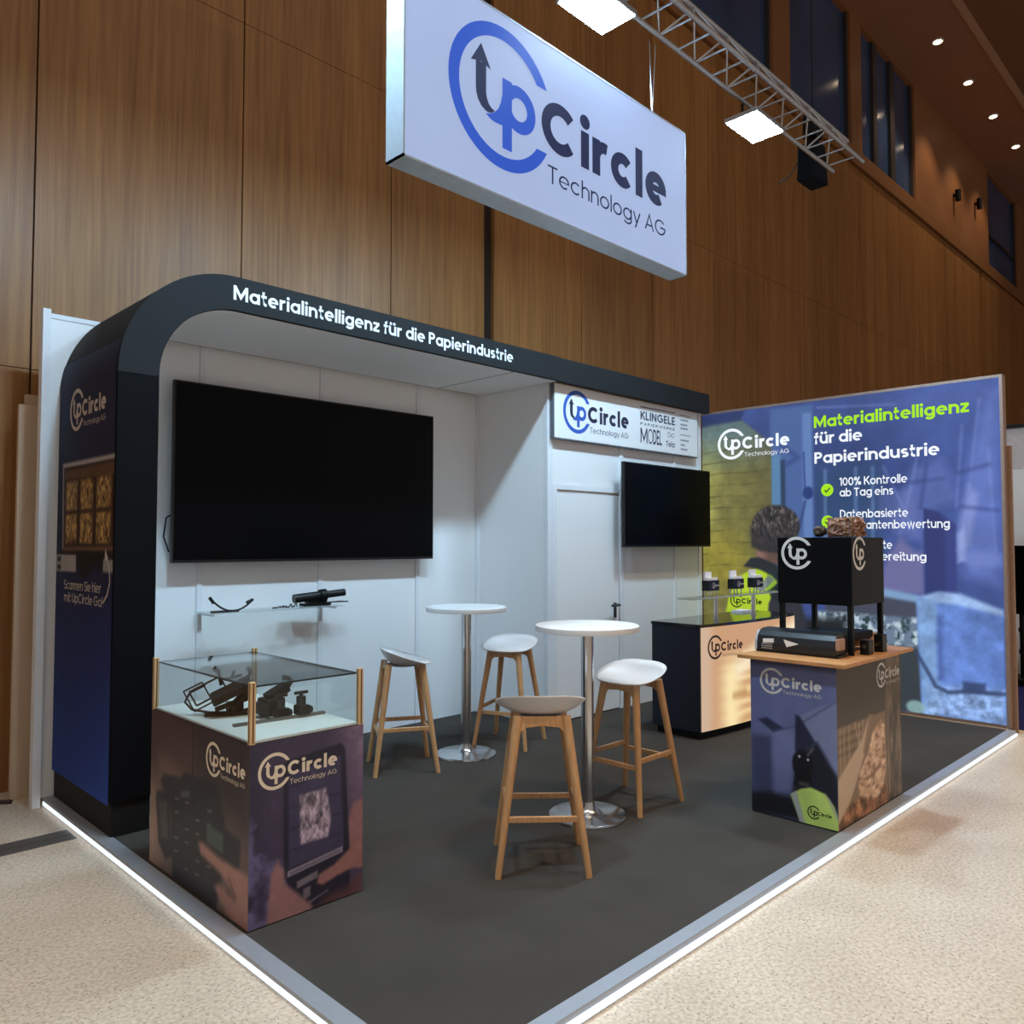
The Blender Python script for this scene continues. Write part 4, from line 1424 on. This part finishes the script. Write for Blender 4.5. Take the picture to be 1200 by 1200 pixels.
# front print: bale on a conveyor, dark upper half
P = Paint(.96, .885, 220, 240)
A_, B_ = P.A, P.B
P.fill((66, 58, 54))
P.fill((92, 78, 66), P.poly([(.70, .885), (.96, .885), (.96, 0), (.72, 0)], .02))
P.C = P.C * (1 + (np.clip((A_ - .7) / .02, 0, 1) * (fbm(A_ * 2, B_ * .7, 12, 21) - .5) * 1.3)[..., None])
hall = P.poly([(0, .55), (.70, .55), (.73, -.01), (0, -.01)], .008)
P.fill((120, 98, 76), hall)
for z in (.50, .45, .40):
    P.fill((82, 62, 46), P.line([(.02, z), (.35, z)], .018, .008) * hall * .8)
for x in (.04, .09, .16):
    P.fill((150, 124, 94), P.line([(x, .54), (x, .15)], .02, .006) * hall * .7)
P.fill((172, 148, 122), P.line([(.24, .55), (.30, .40), (.33, .42), (.36, .54)], .012, .006) * .8)
P.fill((190, 166, 140), P.line([(.30, .53), (.31, .36)], .012, .006) * .8)
P.fill((176, 150, 124), P.poly([(.0, .27), (.14, .34), (.33, .43), (.45, .56), (.50, .55), (.40, .38), (.22, .18), (.08, .05), (0, .03)], .01))
P.fill((120, 92, 72), P.poly([(.45, .56), (.52, .55), (.42, .33), (.35, .36)], .01) * .8)
bl = P.poly([(.50, .46), (.62, .50), (.68, .48), (.70, .2), (.62, .07), (.42, .02), (.30, .10), (.27, .24), (.42, .34)], .012)
P.fill((186, 146, 116), bl)
n1 = fbm(A_ * .7, B_ * 1.5, 26, 33, 4)
P.fill((112, 76, 54), bl * np.clip((.46 - n1) * 7, 0, 1) * .75)
P.fill((222, 188, 158), bl * np.clip((n1 - .56) * 8, 0, 1) * .8)
lowm = P.poly([(0, .03), (.12, .10), (.30, .12), (.55, .06), (.70, .12), (.72, -.01), (0, -.01)], .012)
P.fill((134, 88, 56), lowm)
P.C = P.C * (1 + (lowm * (fbm(A_, B_, 22, 13) - .5) * 1.6)[..., None])
P.fill((152, 120, 96), P.line([(.735, .52), (.75, .05)], .014, .006) * .8)
count_front = P.build('front_print', lambda a, bb: (RX0 + a, RY0, .008 + bb), PM, rc, 1.25, .85)
M_vs = mat('soft_white_vinyl', (214, 210, 206), .5, vary=.02)
logo(.135, .776, .075, (RX0, RY1, 0), U, V, count_side, (M_vs,) * 5)
logo(.642, .779, .075, (RX0, RY0, 0), UX, V, count_front, (M_vs,) * 5)
flat('vest_ring', ring_polys(.375, .078, .037), (RX0, RY1, 0), U, V, M_vl, count_side)
flat('vest_lettering', p_polys(.375, .078, .037) + arrow_polys(.375, .078, .037) + name_polys(.375, .078, .026), (RX0, RY1, 0), U, V, M_vl, count_side)

TZ = RZ + .022
bs = thing('scanner_box', 'tall black box on four legs with a round white logo, on the oak counter top', 'scanner', (3.43, .33, TZ))
BX0, BX1, BY0, BY1 = 3.19, 3.68, .105, .56
b = MB().box(BX0, BX1, BY0, BY0 + .012, 1.21, 1.61).box(BX0, BX1, BY1 - .012, BY1, 1.21, 1.61).box(BX0, BX0 + .012, BY0 + .012, BY1 - .012, 1.21, 1.61).box(BX1 - .012, BX1, BY0 + .012, BY1 - .012, 1.21, 1.61).box(BX0 + .012, BX1 - .012, BY0 + .012, BY1 - .012, 1.58, 1.60)
b.build('hood', mat('hood_black', (5, 6, 10), .42, spec=.14), bs, .002)
for x in (BX0 + .02, BX1 - .02):
    for y in (BY0 + .018, BY1 - .018):
        MB().bar((x, y, TZ), (x, y, 1.212), .028, .028).build('leg', M_blackm, bs)
for k, (o_, u_, cx) in enumerate((((BX0, BY1, 0), U, .08 + .045), ((BX0, BY0, 0), UX, .115))):
    logo(cx, 1.515, .10, o_, u_, V, bs, (M_vs, M_vs, M_vs, None, None))
# flatbed unit below the hood
fb = thing('conveyor_unit', 'low black rounded unit lying under the black box on the oak top', 'machine', (3.2, .38, TZ))
prof = [(0, .0), (0, .045), (.012, .085), (.035, .112), (.07, .125), (.145, .128), (.145, .0)]
MB().prism(prof, lambda p: (3.015 + p[0], .135, TZ + .012 + p[1]), lambda p: (3.015 + p[0], .615, TZ + .012 + p[1])).build('housing', mat('unit_black', (30, 30, 32), .35, spec=.5), fb, .006)
box('base_plate', M_blackp, 3.02, 3.168, .12, .62, TZ, TZ + .014, fb)
box('belt', M_blackm, 3.165, 3.64, .16, .50, TZ + .07, TZ + .115, fb, .006)
box('belt_support', M_blackm, 3.30, 3.36, .2, .46, TZ, TZ + .07, fb)
MB().prism([(0, .0), (.004, .06), (.02, .10), (.05, .118), (.13, .12), (.13, 0)], lambda p: (3.02 + p[0], .616, TZ + .006 + p[1]), lambda p: (3.02 + p[0], .632, TZ + .006 + p[1])).build('end_cap', mat('clear_cap', (214, 214, 216), .25, metal=.3), fb, .003)
flat('painted_reflection', [([(.06, .055), (.13, .06), (.13, .085), (.06, .08)], 0)], (3.0145, .632, TZ), U, V, M_vw, fb, .002)  # white patch painted in place of a bright reflection on the housing
flat('grille_line', [([(.05, z), (.12, z), (.12, z + .006), (.05, z + .006)], 0) for z in (.022, .034, .046)], (3.0145, .632, TZ), U, V, M_alu, fb, .002)
flat('triangle_mark', [([(.19, .085), (.21, .04), (.285, .064)], 0)], (3.0145, .632, TZ), U, V, M_vw, fb, .002)
box('copper_block', mat('copper_block', (190, 150, 128), .35, metal=.5), 3.02, 3.10, .112, .136, TZ + .045, TZ + .11, fb, .004)
tag(box('wood_block', mat('raw_board', (178, 138, 96), .6, vary=.15), 3.70, 3.80, .20, .56, TZ, TZ + .085, bevel=.004), 'raw wooden block behind the right leg of the black box', 'block')
for k, (x, y, lab) in enumerate(((3.335, .085, 'small black sensor unit near the front edge of the oak top'), (3.52, .075, 'small black sensor unit beside the right leg of the black box'))):
    t = thing('sensor_unit', lab, 'sensor', (x, y, TZ), 'sensor units on the oak top')
    box('sensor_body', M_blackp, x - .035, x + .035, y - .028, y + .025, TZ, TZ + .085 + .02 * k, t, .004)
    MB().tube([(x - .036, y, TZ + .05), (x - .048, y, TZ + .05)], .014, 12).build('lens', M_chrome, t)

# paper bale samples on top of the box
bt = 1.612
pb = thing('paper_bale_sample', 'small wire-tied block of crumpled brown paper on top of the black box', 'paper bale', (3.43, .26, bt))
b = MB()
rs = random.Random(3)
N = 12
bm = bmesh.new()
bmesh.ops.create_cube(bm, size=1)
bmesh.ops.subdivide_edges(bm, edges=bm.edges[:], cuts=9, use_grid_fill=True)
for v in bm.verts:
    j = .055
    v.co = Vector((v.co.x * .13 + rs.uniform(-.5, .5) * j * .5, v.co.y * .17 + rs.uniform(-.5, .5) * j * .5, v.co.z * .105 + rs.uniform(-.5, .5) * j * .45))
    v.co.z = max(v.co.z, -.056)
b.add([v.co + Vector((3.32, .185, bt + .0565)) for v in bm.verts], [tuple(v.index for v in f_.verts) for f_ in bm.faces])
bm.free()
b.build('paper_block', mat('crumpled_paper', (150, 112, 94), .8, vary=.45, scale=28), pb)
b = MB()
for y in (.125, .16, .20):
    b.tube([(3.248, y, bt), (3.245, y, bt + .11), (3.32, y, bt + .122), (3.395, y, bt + .11), (3.397, y, bt)], .0025, 6)
for z in (.035, .075):
    b.tube([(3.25, .092, bt + z), (3.40, .092, bt + z)], .0025, 6)
b.build('tie_wire', mat('rusty_wire', (128, 96, 52), .5, metal=.5), pb)
b = MB()
rs = random.Random(5)
bm = bmesh.new()
bmesh.ops.create_icosphere(bm, subdivisions=2, radius=1)
for v in bm.verts:
    v.co = Vector((v.co.x * .05, v.co.y * .042, v.co.z * .034)) * rs.uniform(.75, 1.15)
b.add([v.co + Vector((3.30, .335, bt + .036)) for v in bm.verts], [tuple(v.index for v in f_.verts) for f_ in bm.faces])
bm.free()
tag(b.build('paper_crumple', mat('dark_crumple', (74, 58, 46), .8, vary=.8, scale=40)), 'dark crumpled lump left of the paper bale on the black box', 'paper')

# ------------------------------------------------------------------ backlit counter
lc = thing('backlit_counter', 'dark counter with warm glowing front panel and black top', 'counter', (4.9, 1.9, 0))
yc = lambda x: 1.70 - .14 * (x - 4.14) + .08 * (x - 4.14) ** 2
LXS = [4.14 + (5.75 - 4.14) * k / 24 for k in range(25)]
front = [(x, yc(x)) for x in LXS]
poly = front + [(5.75, 2.17), (4.14, 2.17)]


def offs(poly, d):
    cx = sum(p[0] for p in poly) / len(poly); cy = sum(p[1] for p in poly) / len(poly)
    return [(p[0] + (d if p[0] > cx else -d), p[1] + (d if p[1] > cy else -d)) for p in poly]


body = [(x, y + .012) for x, y in front] + [(5.75, 2.17), (4.14, 2.17)]
MB().prism(body, lambda p: (p[0], p[1], .06), lambda p: (p[0], p[1], .895)).build('body', mat('counter_navy', (36, 42, 56), .5, spec=.3), lc)
MB().prism([(x + .01, y + .03) for x, y in front] + [(5.73, 2.14), (4.17, 2.14)], lambda p: (p[0], p[1], .004), lambda p: (p[0], p[1], .06)).build('plinth', M_blackm, lc)
MB().prism([(x - .006 if i == 0 else x, y - .008) for i, (x, y) in enumerate(front)] + [(5.755, 2.175), (4.134, 2.175)], lambda p: (p[0], p[1], .897), lambda p: (p[0], p[1], .921)).build('countertop', mat('black_glass_top', (20, 22, 24), .08, spec=.6), lc)
P = Paint(1.61, .83, 130, 90)
A_, B_ = P.A, P.B
P.fill((206, 158, 120))
wv = fbm(A_ * .5, B_, 3, 2, 3)
bands = .5 + .5 * np.sin(2 * PI * (B_ / .105 + 1.6 * wv))
bands = .25 + .6 * bands
gl = np.clip((A_ - .18) / .35, 0, 1) * np.clip((.66 - B_) / .15, 0, 1)
P.fill((255, 226, 168), gl * bands)
P.fill((198, 142, 92), gl * (1 - bands) * .55)
P.fill((255, 232, 176), np.exp(-((A_ - .40) ** 2) / .018) * np.clip((.62 - B_) / .2, 0, 1))
P.fill((255, 240, 206), P.line([(.52, .46), (.9, .60), (1.6, .74)], .13, .07) * .95)
P.fill((176, 128, 78), P.line([(.44, .24), (.60, .255)], .05, .03) * .7)
P.fill((212, 184, 160), np.clip((.20 - A_) / .12, 0, 1) * .8)


def lcf(a, z, h=0.0):
    x = 4.14 + a
    dy = -.14 + .16 * a
    l = math.hypot(1, dy)
    return (x + dy / l * h, yc(x) - h / l, z)


P.build('glowing_panel', lambda a, bb: lcf(a, .065 + bb, 0.0), print_mat('glow_print', .95, .4, .2), lc)
M_bv = mat('brown_vinyl', (58, 40, 30), .5)
logo(.18, .728, .098, (0, 0, 0), UX, V, lc, (M_bv,) * 5, .003, lcf)
gs = thing('counter_shelf', 'clear raised shelf on steel tubes above the backlit counter', 'shelf', (4.9, 1.86, .921))
box('pane', glass('shelf_pane2', (.80, .88, .88)), 4.16, 5.72, 1.78, 1.93, 1.112, 1.126, gs)
box('pane_edge', mat('pane_edge_pale', (168, 180, 182), .3), 4.16, 5.72, 1.776, 1.78, 1.112, 1.126, gs)
box('end_pane', glass('shelf_pane2', (.80, .88, .88)), 5.70, 5.712, 1.78, 1.93, 1.126, 1.30, gs)
for x in (4.63, 5.28):
    MB().lathe([(.026, .921), (.026, .928), (.018, .930), (.018, 1.112)], (x, 1.85, 0), 20).build('tube', M_chrome, gs)
for k, (x, lab) in enumerate(((4.51, 'black holder with white cards, leftmost on the raised shelf'), (4.93, 'black holder with white cards, middle of the three on the raised shelf'), (5.28, 'black holder with white cards, rightmost of the three on the raised shelf'))):
    t = thing('card_holder', lab, 'card holder', (x, 1.85, 1.126), 'card holders on the raised shelf')
    MB().box(x - .085, x + .085, 1.795, 1.80, 1.175, 1.262).box(x - .085, x + .085, 1.855, 1.86, 1.175, 1.262).box(x - .085, x - .08, 1.80, 1.855, 1.175, 1.262).box(x + .08, x + .085, 1.80, 1.855, 1.175, 1.262).box(x - .08, x + .08, 1.80, 1.855, 1.175, 1.18).build('tray', M_blackp, t)
    for dx, dy in ((-.06, .01), (.06, .01), (-.06, .05), (.06, .05)):
        MB().tube([(x + dx, 1.80 + dy, 1.126), (x + dx, 1.80 + dy, 1.176)], .006, 8).build('foot', M_chrome, t)
    box('cards', mat('white_card', (240, 240, 244), .6), x - .075, x + .075, 1.805, 1.83, 1.181, 1.285, t)
    box('raised_card', mat('white_card', (240, 240, 244), .6), x - .078, x + .02, 1.832, 1.85, 1.181, 1.335, t)
    flat('mark', ring_polys(x - .005, 1.218, .024) + p_polys(x - .005, 1.218, .024) + name_polys(x - .005, 1.218, .022), (0, 1.795, 0), UX, V, M_vs, t, .0008)
tag(box('brochure_stack', mat('white_card', (236, 236, 240), .6), 5.40, 5.58, 2.02, 2.14, .921, .94), 'white sheets lying on the black top near its right end', 'paper')

# ------------------------------------------------------------------ hanging sign
hs = thing('hanging_sign', 'large white illuminated logo sign hung above the booth', 'sign', (2.05, 1.32, 3.44))
SX0, SX1, SY0, SY1, SZ0, SZ1 = .81, 3.28, 1.25, 1.39, 3.44, 4.46
M_face = emit('sign_face', (186, 204, 246), SIGN_GLOW, .04, 1.2)
box('face_panel', M_face, SX0 + .008, SX1 - .008, SY0 + .002, SY0 + .010, SZ0 + .008, SZ1 - .008, hs)
b = MB().box(SX0, SX1, SY0, SY1, SZ0, SZ0 + .010).box(SX0, SX1, SY0, SY1, SZ1 - .010, SZ1).box(SX0, SX0 + .010, SY0, SY1, SZ0, SZ1).box(SX1 - .010, SX1, SY0, SY1, SZ0, SZ1)
b.box(SX0 + .01, SX1 - .01, SY1 - .012, SY1 - .004, SZ0 + .01, SZ1 - .01)
b.build('frame', mat('sign_frame', (176, 186, 194), .4, metal=.35), hs)
O3 = (0, SY0 + .002, 0)
logo(1.486, 3.987, .393, O3, UX, V, hs, (emit('sign_blue', (62, 104, 228), .6), emit('sign_navy', (56, 60, 100), .5), emit('sign_blue', (62, 104, 228), .6), emit('sign_navy', (56, 60, 100), .5), emit('sign_navy', (56, 60, 100), .5)))
for x in (1.12, 2.97):
    MB().tube([(x, 1.32, SZ1), (x + .02, 1.30, 4.985)], .004, 6).build('hanging_wire', M_chrome, hs)
    MB().tube([(x, 1.32, SZ1 + .02), (x - .05, 1.30, 4.985)], .004, 6).build('hanging_wire', M_chrome, hs)
    MB().box(x - .02, x + .02, 1.30, 1.34, SZ1, SZ1 + .03).build('hanger_clip', M_alu, hs)

# ------------------------------------------------------------------ truss, floodlights, chain hoist
tr = thing('lighting_truss', 'silver triangular lattice truss running above the booth', 'truss', (2.4, 1.1, 5.0))
TX0, TX1 = -.6, 5.72
ch = [(1.235, 5.0), (.965, 5.0), (1.10, 5.235)]
for y, z in ch:
    MB().tube([(TX0, y, z), (TX1, y, z)], .018, 12).build('chord', M_alu, tr)
st = .22
nb = int((TX1 - TX0) / st)
for i in range(nb + 1):
    x = TX0 + .02 + i * st
    for j in range(3):
        y0_, z0_ = ch[j]; y1_, z1_ = ch[(j + 1) % 3]
        if j == 0:
            MB().tube([(x, y0_, z0_), (x, y1_, z1_)], .0075, 6).build('brace', M_alu, tr)
        elif i < nb:
            xa, xb = (x, x + st) if (i % 2 == 0) == (j == 1) else (x + st, x)
            MB().tube([(xa, y0_, z0_), (xb, y1_, z1_)], .008, 6).build('brace', M_alu, tr)
M_led = emit('led_face', (184, 222, 248), LED_STRENGTH, 0)
for x, lab in ((4.245, 'glowing white floodlight panel at the right, under the truss end'), (2.27, 'glowing white floodlight panel above the hanging sign at the top edge'), (.30, 'glowing white floodlight panel at the left, over the near end of the truss')):
    t = thing('floodlight_panel', lab, 'floodlight', (x, 1.235, 4.87), 'floodlight panels under the truss')
    box('housing', M_alu, x - .225, x + .225, 1.09, 1.375, 4.857, 4.89, t, .004)
    box('light_face', M_led, x - .21, x + .21, 1.105, 1.36, 4.852, 4.857, t)
    for dx in (-.19, .19):
        MB().bar((x + dx, 1.235, 4.89), (x + dx, 1.235, 4.976), .02, .006).build('bracket', M_blackm, t)
hoist = thing('chain_hoist', 'black chain bag and hoist hanging behind the right end of the truss', 'hoist', (5.75, 1.55, 4.6))
MB().prism([(-.10, 5.36), (.10, 5.36), (.16, 4.99), (-.16, 4.99)], lambda p: (5.81 + p[0], 1.38, p[1]), lambda p: (5.81 + p[0], 1.56, p[1])).build('bag', mat('bag_black', (22, 27, 36), .9, spec=.1), hoist, .02)
MB().box(5.75, 5.91, 1.40, 1.54, 5.42, 5.66).build('motor', M_blackm, hoist, .02)
MB().tube([(5.83, 1.47, 5.66), (5.83, 1.47, 12.2)], .005, 6).tube([(5.75, 1.47, 5.36), (5.71, 1.47, 5.43), (5.76, 1.47, 5.5)], .008, 6).build('chain', M_blackm, hoist)
tag(MB().tube([(5.02, 1.24, 4.98), (5.03, 1.25, 4.85), (4.96, 1.3, 4.72), (4.85, 1.34, 4.64)], .006, 8).build('dangling_cable', M_blackp), 'thin black cable dangling from the truss beside the right floodlight', 'cable')

# ------------------------------------------------------------------ hall details
M_glowd = emit('downlight_glow', (255, 226, 190), 9.0, 0)
for k, (x, lab) in enumerate(((16.2, 'small glowing ceiling downlight, nearest of the row at the upper right'), (18.28, 'small glowing ceiling downlight, second of the row at the upper right'), (20.3, 'small glowing ceiling downlight, third of the row at the upper right'), (22.4, 'small glowing ceiling downlight, farthest of the row at the upper right'))):
    t = thing('downlight', lab, 'downlight', (x, 3.40, 12.0), 'downlights in the hall ceiling')
    MB().lathe([(.11, 0), (.11, .02), (.078, .02), (.078, 0)], (x, 3.40, 11.975), 24).build('rim', M_whitep, t)
    MB().lathe([(0, 0), (.078, 0), (.078, .008), (0, .008)], (x, 3.40, 11.968), 24).build('lens', M_glowd, t)
    hall_lamp(x, 3.40, 11.94, 200, 95)
# the hall's own ceiling lamps over the aisle in front of the booth
for x, y in ((-3, -3), (2, -3.2), (6.5, -3), (11, -2.5)):
    hall_lamp(x, y, 11.5, SPOT_W, 75)
for k, (x, z, lab) in enumerate(((20.25, 10.35, 'small black wall fixture on the upper veneer, left one'), (22.1, 10.7, 'small black wall fixture on the upper veneer, right one'))):
    t = thing('wall_fixture', lab, 'wall lamp', (x, WY, z), 'small wall fixtures')
    MB().tube([(x, WY - .10, z - .22), (x, WY - .10, z + .05)], .07, 12).build('barrel', M_blackm, t)
    box('arm', M_blackm, x - .03, x + .03, WY - .10, WY, z - .1, z - .04, t)
# pale boards leaning by the hall wall on the left
M_board = mat('beige_board', (198, 172, 146), .6, vary=.06, scale=6, aniso=(3, 3, .3))
tag(box('pale_board', M_board, -.115, .02, 4.06, 4.10, FZ, 2.47), 'tall beige board standing at the wood wall behind the left booth edge, front one', 'board', 'boards behind the booth')
tag(box('pale_board', M_board, -.06, .07, 4.14, 4.18, FZ, 2.55), 'tall beige board standing behind the first board at the wood wall', 'board', 'boards behind the booth')
tag(MB().tube([(-2.5, 4.2, FZ + .012), (-.9, 4.22, FZ + .012), (-.35, 4.18, FZ + .014), (-.12, 4.0, FZ + .012)], .014, 8).build('floor_cable', mat('dark_red_cable', (46, 24, 24), .5)), 'dark cable lying along the foot of the wood wall at the left', 'cable')
# neighbouring booth behind the right end
nb_ = thing('neighbour_partition', 'white partition wall of the neighbouring booth at the right edge', 'partition', (9.65, .6, FZ))
box('panel', M_white, 9.6, 9.66, -2.5, 1.6, FZ, 2.47, nb_)
box('upper_panel', mat('partition_grey', (206, 200, 202), .6), 9.61, 9.66, -2.5, 1.6, 2.475, 2.97, nb_)
box('top_rail', M_blackm, 9.58, 9.68, -2.5, 1.6, 2.97, 3.01, nb_)
tag(box('blue_carpet', mat('blue_carpet', (36, 38, 92), .95, spec=.1, vary=.15, scale=40), 6.62, 9.6, -.15, 1.6, FZ, FZ + .006), 'dark blue carpet of the neighbouring booth', 'carpet')
ss = thing('screen_stand', 'black screen on a floor stand at the right edge of the view', 'screen stand', (9.2, .62, FZ + .008))
box('screen', M_screen, 9.18, 9.23, .02, .745, .76, 1.55, ss, .004)
MB().tube([(9.26, .60, FZ + .008), (9.26, .60, 1.2)], .035, 14).build('pole', M_blackm, ss)
for z in (.55, .30):
    MB().tube([(9.26, .60, z), (9.26, .60, z + .05)], .045, 14).build('collar', M_blackm, ss)
MB().box(9.05, 9.5, .25, .80, FZ + .008, .03).build('base', M_blackm, ss, .008)
